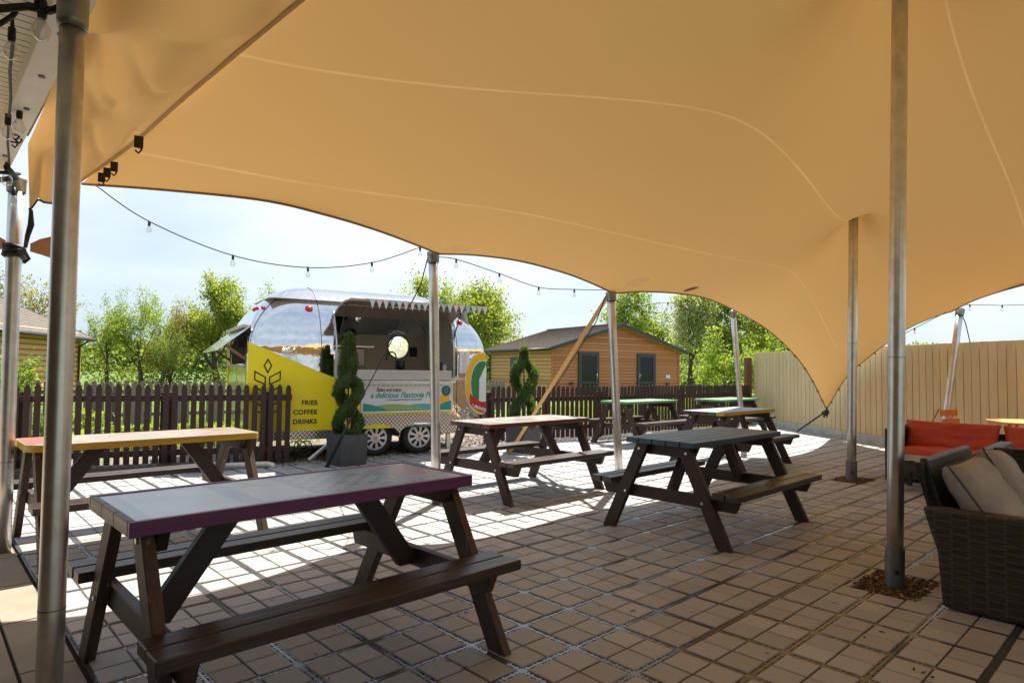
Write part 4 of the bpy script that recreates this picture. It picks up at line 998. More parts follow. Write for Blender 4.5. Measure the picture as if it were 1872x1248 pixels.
for x, z, sx, sz, c in ((-0.02, 2.10, 0.28, 0.12, 'green'), (0.0, 1.97, 0.20, 0.025, 'dark'), (0.0, 1.91, 0.20, 0.025, 'dark')):
    MB().box((x, yb-0.014, z), (sx, 0.01, sz)).build('notice_board', simple('notice '+c, (0.06, 0.14, 0.03) if c == 'green' else (0.10, 0.10, 0.12), 0.6), tr_)
MB().box((1.00-0.25+0.95, 1.0, 1.62), (0.10, 0.55, 0.55)).build('wall_cabinet', simple('cabinet', (0.33, 0.29, 0.24), 0.5), tr_, bevel=0.006)
MB().box((1.02, 0.30, 1.29), (0.16, 0.14, 0.14)).build('till', M['darkbox'], tr_, bevel=0.006)
MB().box((1.13, 0.22, 1.27), (0.05, 0.05, 0.09)).build('cup', M['paper'], tr_)
for k in range(8):
    b = MB(); b.lathe([(0, -0.05), (0.022, -0.045), (0.03, -0.02), (0.02, 0.0), (0.012, 0.02), (0, 0.02)], (-0.45+0.2*k, 0.5, 2.12), 10); b.build('lamp_bulb', M['bulb'] if k % 3 else M['paper'], tr_, smooth=True)
# hatch opening frame + raised hatch
b = MB()
for x in (HX0+0.005, HX1-0.005):
    pts = [(x, side_y(x, z)-0.004, z) for z in [1.10+0.05*i for i in range(20)]]
    b.tube(pts, 0.014, 6)
b.build('hatch_frame', M['steel'], tr_, smooth=True)
HA = R(75); hz, hy = HZ1+0.01, side_y(0, HZ1+0.01)
def hp(s_):   # profile of the raised hatch, hinge to free edge, keeping the bowed shape of the shell
    k = s_/0.80; return (hy+(-0.62-hy)*k, hz+(2.155-hz)*k+0.065*math.sin(math.pi*k**0.9))
#HATCH
def hatch_mesh(off, xa, xb, n=16):
    b = MB(); prof = []
    for i in range(n+1):
        prof.append(hp(0.80*i/n))
    vs = [(x, y, z+off) for x in (xa, xb) for y, z in prof]; b.add(vs, [(i, i+1, n+1+i+1, n+1+i) for i in range(n)]); return b, prof
b, prof = hatch_mesh(0.0, HX0, HX1+0.05)
o = b.build('raised_hatch', [M['chrome']], tr_, smooth=True)
so2 = o.modifiers.new('solid', 'SOLIDIFY'); so2.thickness = 0.01
b, _ = hatch_mesh(-0.022, HX0+0.02, HX1+0.03)
b.build('hatch_lining', simple('hatch underside', (0.20, 0.16, 0.12), 0.45, 0.5, 0.2), tr_, smooth=True)
b = MB()
for x in (HX0+0.01, HX1+0.04): b.tube([(x, y, z-0.015) for y, z in prof], 0.018, 6)
for k in range(1, 5):
    x = HX0+(HX1-HX0)*k/5; b.tube([(x, y, z-0.02) for y, z in prof], 0.010, 6)
ye, ze = prof[-1]; b.tube([(HX0, ye, ze-0.01), (HX1+0.05, ye, ze-0.01)], 0.018, 8)
ym, zm = prof[len(prof)//2]; b.tube([(HX0, ym, zm-0.03), (HX1+0.05, ym, zm-0.03)], 0.010, 8)
b.build('hatch_ribs', simple('bronze ribs', (0.35, 0.29, 0.22), 0.35, 0.8), tr_, smooth=True)
for x in (HX0+0.05, HX1-0.02):
    b = MB(); b.tube([(x, -0.01, 1.72), (x, ym-0.05, zm-0.03)], 0.009, 8); b.build('gas_strut', M['black'], tr_)
# bunting on the free edge
bt = thing('bunting', 'string of pale patterned triangular flags along the raised hatch edge', 'bunting', tuple(Vector((-1.9, 9.1, 0))), TA)
fm = []
for k, c in enumerate(((0.50, 0.56, 0.56), (0.33, 0.46, 0.50), (0.60, 0.58, 0.55), (0.62, 0.52, 0.52))):
    m = NT('flag cloth %d' % k); v = m.n('TexVoronoi'); m.link(m.tc(), v.inputs['Vector']); v.inputs['Scale'].default_value = 45; m.col(m.ramp(v.outputs['Distance'], [(0.3, tuple(x*0.75 for x in c)), (0.45, c)])); m.rough(0.8); fm.append(m.m)
n = 19; fx0, fx1 = HX0+0.24, HX1+0.22
b = MB(); b.tube([(fx0-0.05, ye-0.03, ze+0.005), (fx1+0.02, ye-0.03, ze+0.005)], 0.004, 6); b.build('cord', M['rope'], bt)
for k in range(n):
    xa = fx0+(fx1-fx0)*k/n; w_ = (fx1-fx0)/n; tw = 0.012*math.sin(k*2.1)
    b = MB(); b.prism([(0.004, 0), (w_-0.004, 0), (w_/2, -0.125)], (xa, ye-0.032, ze+0.004), (1, 0.0, 0), (0, tw*4, 1), (0, -1, 0), 0.0015); b.build('flag', fm[(k*3) % 4], bt)
# yellow panel
M['yel'] = simple('yellow vinyl panel', (0.86, 0.69, 0.010), 0.42, var=0.03, scale=2); M['ink'] = simple('black lettering', (0.02, 0.014, 0.008), 0.5)
MB().prism([(-1.735, 0.405), (0.30, 0.405), (0.30, 0.82), (-0.24, 0.98), (-0.50, 1.075), (-0.78, 1.18), (-1.72, 1.57), (-1.735, 1.57)], (0, -0.006, 0), (1, 0, 0), (0, 0, 1), (0, -1, 0), 0.010).build('yellow_panel', M['yel'], tr_)
MB().prism([(-0.24, 0.575), (1.15, 0.575), (1.15, 0.62), (-0.24, 0.62)], (0, -0.0055, 0), (1, 0, 0), (0, 0, 1), (0, -1, 0), 0.008).build('lower_yellow_panel', M['yel'], tr_)
MB().box((-0.59, -0.0175, 0.745), (0.004, 0.003, 0.68)).build('panel_joint', simple('joint', (0.30, 0.23, 0.01), 0.6), tr_)
MB().box((TL0-0.005, TW-0.12, 1.0), (0.01, 0.10, 1.15)).build('yellow_strip', M['yel'], tr_)
def text(body, loc, size, mat, name, parent, shear=0.0, align='LEFT', off=0.0, sx=1.0, space=1.0, rot=(math.pi/2, 0, 0), ex=0.0015):
    cu = bpy.data.curves.new(name, 'FONT'); cu.body = body; cu.size = size; cu.shear = shear; cu.align_x = align; cu.offset = off; cu.extrude = ex; cu.space_character = space
    to = bpy.data.objects.new(name+'_c', cu); scene.collection.objects.link(to); bpy.context.view_layer.update()
    me = bpy.data.meshes.new_from_object(to.evaluated_get(bpy.context.evaluated_depsgraph_get())); bpy.data.objects.remove(to)
    me.materials.clear(); me.materials.append(mat); o = bpy.data.objects.new(name, me); scene.collection.objects.link(o); o.parent = parent; o.location = loc; o.rotation_euler = rot; o.scale = (sx, 1, 1); return o
for s_, z in (("FRIES", 0.755), ("COFFEE", 0.630), ("DRINKS", 0.505)): text(s_, (-0.845, -0.020, z), 0.085, M['ink'], 'lettering', tr_, align='RIGHT', off=0.0022, space=1.08)
# emblem : wheat ear of outlined leaves
def outline(poly, name):
    n = len(poly); cx = sum(p[0] for p in poly)/n; cz = sum(p[1] for p in poly)/n; b = MB(); w = 0.017
    c = []
    for i in range(n):
        p0, p1, p2 = Vector(poly[i-1]), Vector(poly[i]), Vector(poly[(i+1) % n]); e1 = (p1-p0).normalized(); e2 = (p2-p1).normalized()
        n1 = Vector((-e1.y, e1.x)); n2 = Vector((-e2.y, e2.x)); m_ = (n1+n2).normalized(); k = w/max(0.35, m_.dot(n1))
        q = p1+m_*k
        if (q-Vector((cx, cz))).length > (p1-Vector((cx, cz))).length: q = p1-m_*k
        c.append(q)
    y = -0.019
    b.add([(p[0], y, p[1]) for p in poly]+[(q.x, y, q.y) for q in c], [(i, (i+1) % n, n+(i+1) % n, n+i) for i in range(n)]); b.build(name, M['ink'], tr_)
ex, = (-1.49,)
outline([(ex, 1.37), (ex+0.055, 1.27), (ex, 1.165), (ex-0.055, 1.27)], 'emblem')
for k in range(3):
    z = 1.20-0.195*k; 
    for s in (-1, 1): outline([(ex+s*0.165, z+0.01), (ex+s*0.165, z-0.115), (ex+s*0.018, z-0.185), (ex+s*0.018, z-0.075)], 'emblem')
MB().box((ex, -0.0195, 0.55), (0.018, 0.002, 0.2)).build('emblem', M['ink'], tr_)
# banner
bn = thing('banner_sign', 'white banner with teal lettering and green hills below the serving hatch', 'banner', tuple(Vector((-1.9, 9.1, 0))), TA)
MB().box((0.455, -0.028, 0.835), (1.40, 0.018, 0.42)).build('board', simple('banner white', (0.66, 0.67, 0.68), 0.5, var=0.03), bn, bevel=0.002)
fr_ = MB()
for x0, z0, x1, z1 in ((-0.245, 1.038, 1.155, 1.038), (-0.245, 0.632, 1.155, 0.632)): fr_.bar((x0, -0.030, z0), (x1, -0.030, z1), 0.026, 0.014)
for x in (-0.238, 1.148): fr_.bar((x, -0.030, 0.640), (x, -0.030, 1.030), 0.026, 0.014)
fr_.build('frame', M['paper'], bn)
teal = simple('teal print', (0.02, 0.27, 0.25), 0.5, var=0.03); grn = simple('green print', (0.25, 0.42, 0.11), 0.5, var=0.03); org = simple('orange print', (0.80, 0.42, 0.01), 0.5, var=0.03); blu = simple('blue print', (0.09, 0.36, 0.46), 0.5, var=0.03); dk = simple('dark print', (0.035, 0.045, 0.05), 0.5); navy = simple('dark teal print', (0.01, 0.13, 0.14), 0.5)
def strip(f0, f1, x0, x1, y, mat, name, n=40):
    b = MB(); vs = []
    for i in range(n+1):
        x = x0+(x1-x0)*i/n; a, c = f0(x), f1(x); vs += [(x, y, a), (x, y, max(a+1e-4, c))]
    b.add(vs, [(2*i, 2*i+2, 2*i+3, 2*i+1) for i in range(n)]); b.build(name, mat, bn)
lo = lambda x: 0.650
strip(lo, lambda x: 0.715+0.03*math.sin((x-0.40)*6), 0.3, 0.95, -0.0385, blu, 'print')
strip(lo, lambda x: 0.700+0.045*math.sin((x+0.02)*4.2+0.6)*(1 if x < 0.55 else 1), -0.22, 1.13, -0.0395, grn, 'print')
strip(lo, lambda x: 0.76-0.55*(x+0.22)**2-0.10*(x+0.22), -0.22, 0.26, -0.0405, teal, 'print')
strip(lambda x: 0.70, lambda x: 0.80+0.085*math.sin(min(1.57, (x-0.86)*7)), 0.86, 1.10, -0.0405, org, 'print')
strip(lo, lambda x: 0.69+0.09*math.sin(min(1.57, max(0, (x-0.88)*6))), 0.88, 1.13, -0.0415, teal, 'print')
b = MB(); nn = 24; b.add([(1.045+0.075*math.cos(2*math.pi*k/nn), -0.0425, 0.935+(0.085 if math.sin(2*math.pi*k/nn) < 0 else 0.07)*math.sin(2*math.pi*k/nn)) for k in range(nn)], [tuple(range(nn))]); b.build('emblem', navy, bn)
b = MB(); b.add([(1.022, -0.0435, 0.90), (1.068, -0.0435, 0.90), (1.068, -0.0435, 0.965), (1.045, -0.0435, 0.985), (1.022, -0.0435, 0.965), (1.030, -0.0435, 0.907), (1.060, -0.0435, 0.907), (1.060, -0.0435, 0.962), (1.045, -0.0435, 0.975), (1.030, -0.0435, 0.962)], [(i, (i+1) % 5, 5+(i+1) % 5, 5+i) for i in range(5)]); b.build('emblem', simple('pale teal', (0.15, 0.36, 0.36), 0.5), bn)
text("Relax and enjoy", (-0.035, -0.040, 0.925), 0.072, dk, 'lettering', bn, shear=0.35, sx=0.80, off=0.0006)
text("a delicious Flaxtonia Pizza", (-0.12, -0.040, 0.835), 0.115, teal, 'lettering', bn, shear=0.35, sx=0.86, off=0.0016)
text("in the beautiful Yorkshire countryside", (0.12, -0.040, 0.795), 0.036, dk, 'lettering', bn, shear=0.0, sx=0.98)
b = MB()
for k in range(20):
    x = -0.20+0.068*k
    if k < 18: b.box((x, -0.0395, 1.010), (0.042, 0.002, 0.008))
    b.box((x, -0.0435, 0.655), (0.042, 0.002, 0.008))
b.build('dashes', dk, bn)
# menu sheet + oval sign
mn = thing('menu_sheet', 'white printed menu sheet fixed to the silver trailer right of the hatch', 'notice', tuple(Vector((-1.9, 9.1, 0))), TA)
MB().box((1.36, -0.012, 1.36), (0.17, 0.004, 0.33)).build('sheet', M['paper'], mn)
b = MB()
for k in range(11): b.box((1.36, -0.0150, 1.45-0.024*k), (0.10-0.02*(k % 3), 0.001, 0.007))
b.box((1.36, -0.015, 1.49), (0.025, 0.001, 0.025)); b.build('lines', simple('grey print', (0.28, 0.28, 0.30), 0.6), mn)
OZ = 1.04
ov = thing('oval_sign', 'oval yellow and green pizza sign on the right end of the silver trailer', 'sign', tuple(Vector((-1.9, 9.1, 0))), TA)
def wrap(u, out):     # the sign is bent round the corner of the body
    x0 = 1.665; c = TL1-0.07-x0; L = 0.07*math.pi/2
    if u < c: return x0+u, -out
    if u < c+L: a = (u-c)/0.07; return TL1-0.07+(0.07+out)*math.sin(a), 0.07-(0.07+out)*math.cos(a)
    return TL1+out, 0.07+u-c-L
def bent(f0, f1, u0, u1, out, mat, name, n=60):
    b = MB(); vs = []
    for i in range(n+1):
        u = u0+(u1-u0)*i/n; x, y = wrap(u, out); a, c = f0(u), f1(u); vs += [(x, y, a), (x, y, max(a+1e-4, c))]
    b.add(vs, [(2*i, 2*i+2, 2*i+3, 2*i+1) for i in range(n)]); o = b.build(name, mat, ov); q = o.modifiers.new('s', 'SOLIDIFY'); q.thickness = 0.002
def ell(rx, rz, out, mat, name): h = lambda u: rz*math.sqrt(max(0, 1-(u/rx)**2)); bent(lambda u: OZ-h(u), lambda u: OZ+h(u), -rx, rx, out, mat, name)
ell(0.300, 0.480, 0.012, M['paper'], 'backing'); ell(0.288, 0.465, 0.016, org, 'yellow_ring'); ell(0.205, 0.355, 0.020, M['paper'], 'white_ring'); ell(0.194, 0.340, 0.024, simple('sign green', (0.03, 0.20, 0.06), 0.5), 'green_field')
bent(lambda u: 0.74, lambda u: 1.26+0.06*math.sin(u*25)-abs(u-0.05)*0.9, -0.055, 0.14, 0.028, M['paper'], 'white_print')
redp_ = simple('sign red', (0.45, 0.02, 0.02), 0.5)
bent(lambda u: 0.60+0.9*max(0, -u-0.02)**1.2, lambda u: 0.755+0.9*max(0, -u-0.02)**1.2, -0.21, 0.21, 0.032, redp_, 'red_ribbon')
text("& PRONTO", (1.665-0.190, -0.036, 0.690), 0.058, M['paper'], 'lettering', ov, shear=0.1, off=0.003, rot=(math.pi/2, R(20), 0), sx=0.9)
# marker lamps
M['redlens'] = simple('red lamp lens', (0.55, 0.02, 0.012), 0.15, 0.0, 0.1)
def lamp(p, s=0.05):
    b = MB(); b.lathe([(0, s*0.55), (s*0.5, s*0.42), (s*0.9, s*0.12), (s, 0.0), (s, -0.02), (0, -0.02)], p, 14, Matrix.Rotation(R(55), 3, 'X')); b.build('marker_lamp', M['redlens'], tr_, smooth=True)
lamp((-0.93, side_y(0, 2.06)-0.005, 2.07), 0.055); lamp((1.35, side_y(0, 1.98)-0.005, 1.98), 0.05)
ph_ = math.asin((2.05-ZK)/(ZTOP-ZK)); z_, ins_, hw_, cr_0 = ring_at(ph_)
for k in range(4):
    yy = TW/2-hw_+0.13+0.135*k; dy_ = max(0, TW/2-hw_+cr_0-yy); xx = TL0+ins_+cr_0-math.sqrt(max(0, cr_0**2-dy_**2))
    b = MB(); b.lathe([(0, 0.034), (0.018, 0.028), (0.028, 0.0), (0.028, -0.02), (0, -0.02)], (xx+0.004, yy, 2.05), 12, Matrix.Rotation(R(-55), 3, 'Y')); b.build('marker_lamp', M['redlens'], tr_, smooth=True)
# end window flap
b = MB(); b.add([(TL0+0.01, EY0-0.02, 1.775), (TL0+0.01, EY1+0.02, 1.775), (TL0-0.37, EY1-0.10, 1.47), (TL0-0.37, EY0-0.02, 1.47)], [(0, 1, 2, 3)]); o = b.build('end_flap', M['chrome'], tr_); q = o.modifiers.new('s', 'SOLIDIFY'); q.thickness = 0.02
MB().box((TL0-0.02, (EY0+EY1)/2, 1.79), (0.06, EY1-EY0+0.06, 0.035)).build('flap_hinge', M['steel'], tr_, bevel=0.004)
for yy in (EY0+0.05, EY1-0.05):
    b = MB(); b.bar((TL0+0.01, yy, 1.35), (TL0-0.27, yy, 1.55), 0.02, 0.035); b.build('flap_stay', simple('stay wood', (0.23, 0.12, 0.06), 0.6), tr_)
MB().box((TL0-0.03, (EY0+EY1)/2, 1.27), (0.10, EY1-EY0, 0.025)).build('end_sill', M['steel'], tr_)
# chequer plate skirt with wheel arch
m = NT('chequer plate'); v = m.tc(); s = m.sep(v)
def cheq(a, bb):
    u_ = m.math('FRACT', m.math('MULTIPLY', m.math('ADD', s[0], s[2]), a)); w_ = m.math('FRACT', m.math('MULTIPLY', m.math('SUBTRACT', s[0], s[2]), a))
    par = m.math('MODULO', m.math('ADD', m.math('FLOOR', m.math('MULTIPLY', m.math('ADD', s[0], s[2]), a)), m.math('FLOOR', m.math('MULTIPLY', m.math('SUBTRACT', s[0], s[2]), a))), 2.0)
    e1 = m.math('LESS_THAN', m.math('ABSOLUTE', m.math('SUBTRACT', u_, 0.5)), 0.16); e2 = m.math('LESS_THAN', m.math('ABSOLUTE', m.math('SUBTRACT', w_, 0.5)), 0.16)
    ap = m.math('LESS_THAN', m.math('ABSOLUTE', par), 0.5)
    return m.math('ADD', m.math('MULTIPLY', e1, ap), m.math('MULTIPLY', e2, m.math('SUBTRACT', 1.0, ap)))
ck = cheq(17.0, 0); m.col(m.mix(ck, (0.26, 0.21, 0.17), (0.88, 0.85, 0.80))); m.metal(0.85); m.rough(0.32); m.bump(ck, 1.0, 0.006); M['cheq'] = m.m
def skirt():
    top = 0.405; n = 16; P = [(-1.70, 0.30), (-1.70, top)]
    prof = [(-1.70, 0.30), (-0.42, 0.30)]
    for (cx) in (0.0, 0.66):
        for k in range(n+1):
            a = math.pi-math.pi*k/n; prof.append((cx+0.36*math.cos(a) if cx == 0 and k == 0 else cx+0.335*math.cos(a), 0.27+0.20*math.sin(a)))
    prof += [(1.06, 0.30), (1.66, 0.30)]
    topz = lambda x: 0.595 if -0.30 < x < 1.10 else 0.41
    b = MB(); vs = []
    for x, z in prof: vs += [(x, -0.022, z), (x, -0.022, max(topz(x), z+0.01))]
    b.add(vs, [(2*i, 2*i+2, 2*i+3, 2*i+1) for i in range(len(prof)-1)]); return b
o = skirt().build('skirt', M['cheq'], tr_); q = o.modifiers.new('s', 'SOLIDIFY'); q.thickness = 0.006
b = MB()
for cx in (0.0, 0.66):
    n = 16; vs = []
    for k in range(n+1):
        a = math.pi-math.pi*k/n; x, z = cx+0.33*math.cos(a), 0.27+0.20*math.sin(a); vs += [(x, -0.02, z), (x, 0.30, z)]
    b.add(vs, [(2*i, 2*i+2, 2*i+3, 2*i+1) for i in range(n)])
b.build('wheel_arch', simple('arch steel', (0.42, 0.35, 0.28), 0.35, 0.8), tr_, smooth=True)
M['tyre'] = simple('tyre rubber', (0.018, 0.018, 0.019), 0.75, bump=0.2, scale=40); M['hub'] = simple('silver wheel trim', (0.62, 0.62, 0.64), 0.35, 0.55, 0.04)
for cx in (0.0, 0.665):
    rot = Matrix.Rotation(R(90), 3, 'X')
    b = MB(); rr_ = 0.262
    b.lathe([(0.175, 0.0), (0.18, 0.012), (0.215, 0.018), (0.245, 0.008), (rr_, -0.02), (rr_, -0.14), (0.24, -0.16), (0.17, -0.16)], (cx, 0.075, rr_), 40, rot)
    w = b.build('wheel', M['tyre'], tr_, smooth=True)
    b = MB(); b.lathe([(0.178, -0.01), (0.172, 0.012), (0.160, 0.016), (0.155, 0.004), (0.150, 0.002)], (cx, 0.072, rr_), 40, rot)
    b.lathe([(0.056, 0.004), (0.050, 0.024), (0.03, 0.03), (0, 0.03)], (cx, 0.072, rr_), 24, rot)
    ns = 9; nn_ = 72; y_ = 0.056; vs = []
    def slot(a): return abs(((a*ns/(2*math.pi)) % 1.0)-0.5) < 0.21
    for k in range(nn_):
        a = 2*math.pi*k/nn_
        for r_ in (0.045, 0.070, 0.148, 0.162): vs.append((cx+r_*math.cos(a), y_-0.012*(1-r_/0.16), rr_+r_*math.sin(a)))
    fs = []
    for k in range(nn_):
        k2 = (k+1) % nn_; am = 2*math.pi*(k+.5)/nn_
        for j_ in range(3):
            if j_ == 1 and slot(am): continue
            fs.append((k*4+j_, k*4+j_+1, k2*4+j_+1, k2*4+j_))
    b.add(vs, fs)
    b.build('rim', M['hub'], w, smooth=False)
    b = MB(); b.lathe([(0.155, -0.01), (0, -0.012)], (cx, 0.078, rr_), 24, rot); b.build('wheel_back', simple('wheel back', (0.03, 0.03, 0.032), 0.6, 0.3), w)
    b = MB(); b.lathe([(0.026, 0.032), (0, 0.033)], (cx, 0.072, rr_), 16, rot); b.build('hub_cap', simple('brass hub', (0.45, 0.30, 0.08), 0.4, 0.6), w)
b = MB()
b.bar((-1.6, 0.15, 0.33), (1.6, 0.15, 0.33), 0.08, 0.10); b.bar((-1.6, TW-0.15, 0.33), (1.6, TW-0.15, 0.33), 0.08, 0.10); b.bar((-1.6, 0.2, 0.33), (-1.6, TW-0.2, 0.33), 0.08, 0.08); b.bar((1.6, 0.2, 0.33), (1.6, TW-0.2, 0.33), 0.08, 0.08)
b.box((0, TW/2, 0.36), (3.1, TW-0.4, 0.05)); b.build('chassis', simple('black chassis', (0.02, 0.018, 0.016), 0.6), tr_, bevel=0.004)
b = MB(); b.tube([(-0.55, 0.02, 0.31), (-0.95, -0.05, 0.02)], 0.028, 10); b.build('prop_stand', M['alu'], tr_)
b = MB(); 
for k in range(40): pass
pts = [(-1.15+0.10*math.cos(a*0.9)+0.012*a, 0.06+0.02*math.sin(a*2.3), 0.17+0.10*math.sin(a*0.9)) for a in [i*0.35 for i in range(50)]]
b.tube(pts, 0.008, 6); b.build('cable_coil', M['black'], tr_, smooth=True)
b = MB(); b.bar((1.15, 0.10, 0.06), (1.15, 0.10, 0.28), 0.06, 0.06); b.bar((-1.3, 0.12, 0.06), (-1.3, 0.12, 0.28), 0.06, 0.06); b.box((1.15, 0.1, 0.03), (0.30, 0.25, 0.06)); b.build('support_leg', M['steel'], tr_, bevel=0.004)

# ------------------------------------------------------------------ timber cabins
def siding(name, c1, c2, pitch=0.145):
    m = NT(name); v = m.tc(); s = m.sep(v); z = m.math('DIVIDE', s[2], pitch)
    row = m.math('FLOOR', z); f = m.math('FRACT', z)
    g = m.noise(m.mapping(v, (1.5, 1.5, 30)), 2.2, 5, 0.6); g2 = m.n('TexWhiteNoise', noise_dimensions='1D'); m.link(row, g2.inputs['W'])
    kn = m.noise(m.mapping(v, (3, 3, 9)), 2.4, 4, 0.7)
    c = m.ramp(m.math('ADD', m.math('MULTIPLY', g, 0.7), m.math('MULTIPLY', g2.outputs['Value'], 0.3)), [(0.28, c1), (0.72, c2)])
    c = m.mix(m.ramp(kn, [(0.70, 0.0), (0.76, 0.7)]), c, tuple(x*0.4 for x in c1))
    c = m.mix(m.math('LESS_THAN', f, 0.07), c, tuple(x*0.35 for x in c1)); m.col(c); m.rough(0.6); m.bump(g, 0.3, 0.004); return m.m
M['sid_orange'] = siding('orange larch siding', (0.40, 0.130, 0.045), (0.60, 0.235, 0.085)); M['sid_pale'] = siding('pale log siding', (0.46, 0.235, 0.09), (0.70, 0.40, 0.17), 0.17)
m = NT('brown roof tiles'); v = m.tc(); n1 = m.noise(m.mapping(v, (1, 1, 1)), 6, 5, 0.7); m.col(m.ramp(n1, [(0.3, (0.10, 0.075, 0.06)), (0.7, (0.21, 0.165, 0.135))])); m.rough(0.75); m.bump(n1, 0.4, 0.01); M['tiles'] = m.m
M['anth'] = simple('anthracite frame', (0.035, 0.04, 0.05), 0.45); M['gutter'] = simple('black gutter', (0.02, 0.02, 0.022), 0.4)
m = NT('dark window glass'); m.col((0.015, 0.018, 0.02)); m.rough(0.06); m.b.inputs['Specular IOR Level'].default_value = 0.3; M['glass'] = m.m
M['verge'] = simple('pale soffit timber', (0.52, 0.30, 0.14), 0.6)
def cabin(loc, ang, gw, ln, he, ha, label, gable_mat, wall_mat, ovh=0.30):
    """local x along the gable (0..gw), local y away (0..ln)"""
    t = thing('timber_cabin', label, 'cabin', loc, ang)
    # log boards as a stepped profile so every course throws its own line of shade
    def wallsheet(axis, x0, x1, zt, pos, mat, name, pitch):
        b = MB(); n = int(zt(None)/pitch)+1 if callable(zt) else int(zt/pitch)
        return b
    g = MB(); pitch = 0.145; z = 0
    while z < ha:
        zt = min(z+pitch, ha)
        def xr(zz):
            if zz <= he: return 0, gw
            k = (zz-he)/(ha-he)*gw/2; return k, gw-k
        a0, a1 = xr(z); c0, c1 = xr(zt)
        if a1-a0 > 0.02: g.add([(a0, -0.028, z), (a1, -0.028, z), (c1, -0.006, zt), (c0, -0.006, zt), (a0, 0.02, z), (a1, 0.02, z)], [(0, 1, 2, 3), (0, 4, 5, 1)])
        z += pitch
    g.build('gable_wall', gable_mat, t)
    g = MB(); pitch = 0.17; z = 0
    for side_x, sg in ((0, -1), (gw, 1)):
        z = 0
        while z < he:
            zt = min(z+pitch, he); g.add([(side_x+sg*0.035, 0.0, z+0.02), (side_x+sg*0.035, ln, z+0.02), (side_x+sg*0.035, ln, z+pitch*0.8), (side_x+sg*0.035, 0, z+pitch*0.8), (side_x, 0, z), (side_x, ln, z), (side_x, ln, zt), (side_x, 0, zt)], [(0, 1, 2, 3), (4, 5, 1, 0), (3, 2, 6, 7)]); z += pitch
    g.add([(0.02, ln-0.01, 0), (gw-0.02, ln-0.01, 0), (gw-0.02, ln-0.01, he), (gw/2, ln-0.01, ha-0.05), (0.02, ln-0.01, he)], [(0, 1, 2, 3, 4)])
    g.build('side_wall', wall_mat, t)
    for x in (0.0, gw): MB().box((x, -0.01, he/2), (0.10, 0.10, he)).build('corner_board', gable_mat, t, bevel=0.006)
    sl = (ha-he)/(gw/2)
    rf = MB(); nr = 22; sw = gw/2+ovh; tile = sw/nr
    for sg in (-1, 1):
        for k in range(nr):
            x0 = gw/2+sg*k*tile; x1 = gw/2+sg*(k+1)*tile; z0 = ha+0.09-sl*k*tile; z1 = ha+0.09-sl*(k+1)*tile+0.034
            rf.add([(x0, -ovh, z0), (x0, ln+ovh, z0), (x1, ln+ovh, z1), (x1, -ovh, z1), (x1, ln+ovh, z1-0.05), (x1, -ovh, z1-0.05)], [(0, 1, 2, 3), (3, 2, 4, 5)])
        rf.add([(gw/2, -ovh, ha+0.02), (gw/2, ln+ovh, ha+0.02), (gw/2+sg*sw, ln+ovh, ha+0.02-sl*sw), (gw/2+sg*sw, -ovh, ha+0.02-sl*sw)], [(0, 1, 2, 3)])
    rf.build('roof', M['tiles'], t)
    b = MB(); b.bar((gw/2, -ovh, ha+0.115), (gw/2, ln+ovh, ha+0.115), 0.16, 0.05); b.build('ridge', M['tiles'], t, bevel=0.01)
    b = MB()
    for sg in (-1, 1):
        b.bar((gw/2, -ovh-0.012, ha+0.035), (gw/2+sg*sw, -ovh-0.012, ha+0.035-sl*sw), 0.024, 0.15)
    b.build('bargeboard', M['anth'], t)
    b = MB()
    for sg in (-1, 1): b.bar((gw/2, -ovh/2, ha-0.035), (gw/2+sg*(sw-0.03), -ovh/2, ha-0.035-sl*sw), ovh-0.01, 0.02)
    b.build('soffit', M['verge'], t)
    for sg in (-1, 1):
        b = MB(); x = gw/2+sg*(sw+0.04); z = ha-sl*sw+0.02; b.tube([(x, -ovh, z), (x, ln+ovh, z)], 0.055, 8); b.build('gutter', M['gutter'], t, smooth=True)
    return t
def door(t, x, w, h, z0=0.08, handle=1):
    b = MB(); 
    for xx in (x-w/2, x+w/2): b.box((xx, -0.05, z0+h/2), (0.07, 0.06, h+0.07))
    b.box((x, -0.05, z0+h), (w-0.07, 0.06, 0.07))
    fr_ = b.build('door', M['anth'], t)
    b = MB()
    for xx in (x-w/2+0.085, x+w/2-0.085): b.box((xx, -0.060, z0+h/2), (0.10, 0.04, h-0.07))
    for z in (z0+h-0.085, z0+0.68, z0+0.12): b.box((x, -0.0605, z), (w-0.27, 0.04, 0.10))
    b.build('door_leaf', M['anth'], fr_)
    MB().box((x, -0.050, z0+h/2), (w-0.26, 0.012, h-0.25)).build('pane', M['glass'], fr_)
    b = MB(); b.box((x+handle*(w/2-0.085), -0.095, z0+1.0), (0.03, 0.02, 0.22)); b.box((x+handle*(w/2-0.125), -0.11, z0+1.03), (0.11, 0.02, 0.02)); b.build('handle', M['steel'], fr_)
CB = cabin((1.77, 28.0, -0.05), R(30), 7.5, 5.8, 2.28, 3.40, 'orange timber cabin with a low gabled roof and two glazed doors beyond the fence', M['sid_orange'], M['sid_pale'])
door(CB, 1.95, 1.08, 2.02, handle=1); door(CB, 5.38, 1.08, 2.02, handle=-1)
MB().box((7.02-0.25, -0.04, 1.05), (0.28, 0.03, 0.17)).build('cabin_plate', M['paper'], CB)
MB().box((1.0, -0.05, 0.72), (0.18, 0.05, 0.12)).build('outside_socket', M['gutter'], CB); MB().box((6.75, -0.05, 0.70), (0.18, 0.05, 0.12)).build('outside_socket', M['gutter'], CB)
w_ = MB().box((-0.05, 3.1, 1.35), (0.06, 0.9, 1.1)).build('window', M['anth'], CB); MB().box((-0.085, 3.1, 1.35), (0.01, 0.74, 0.94)).build('pane', M['glass'], w_)
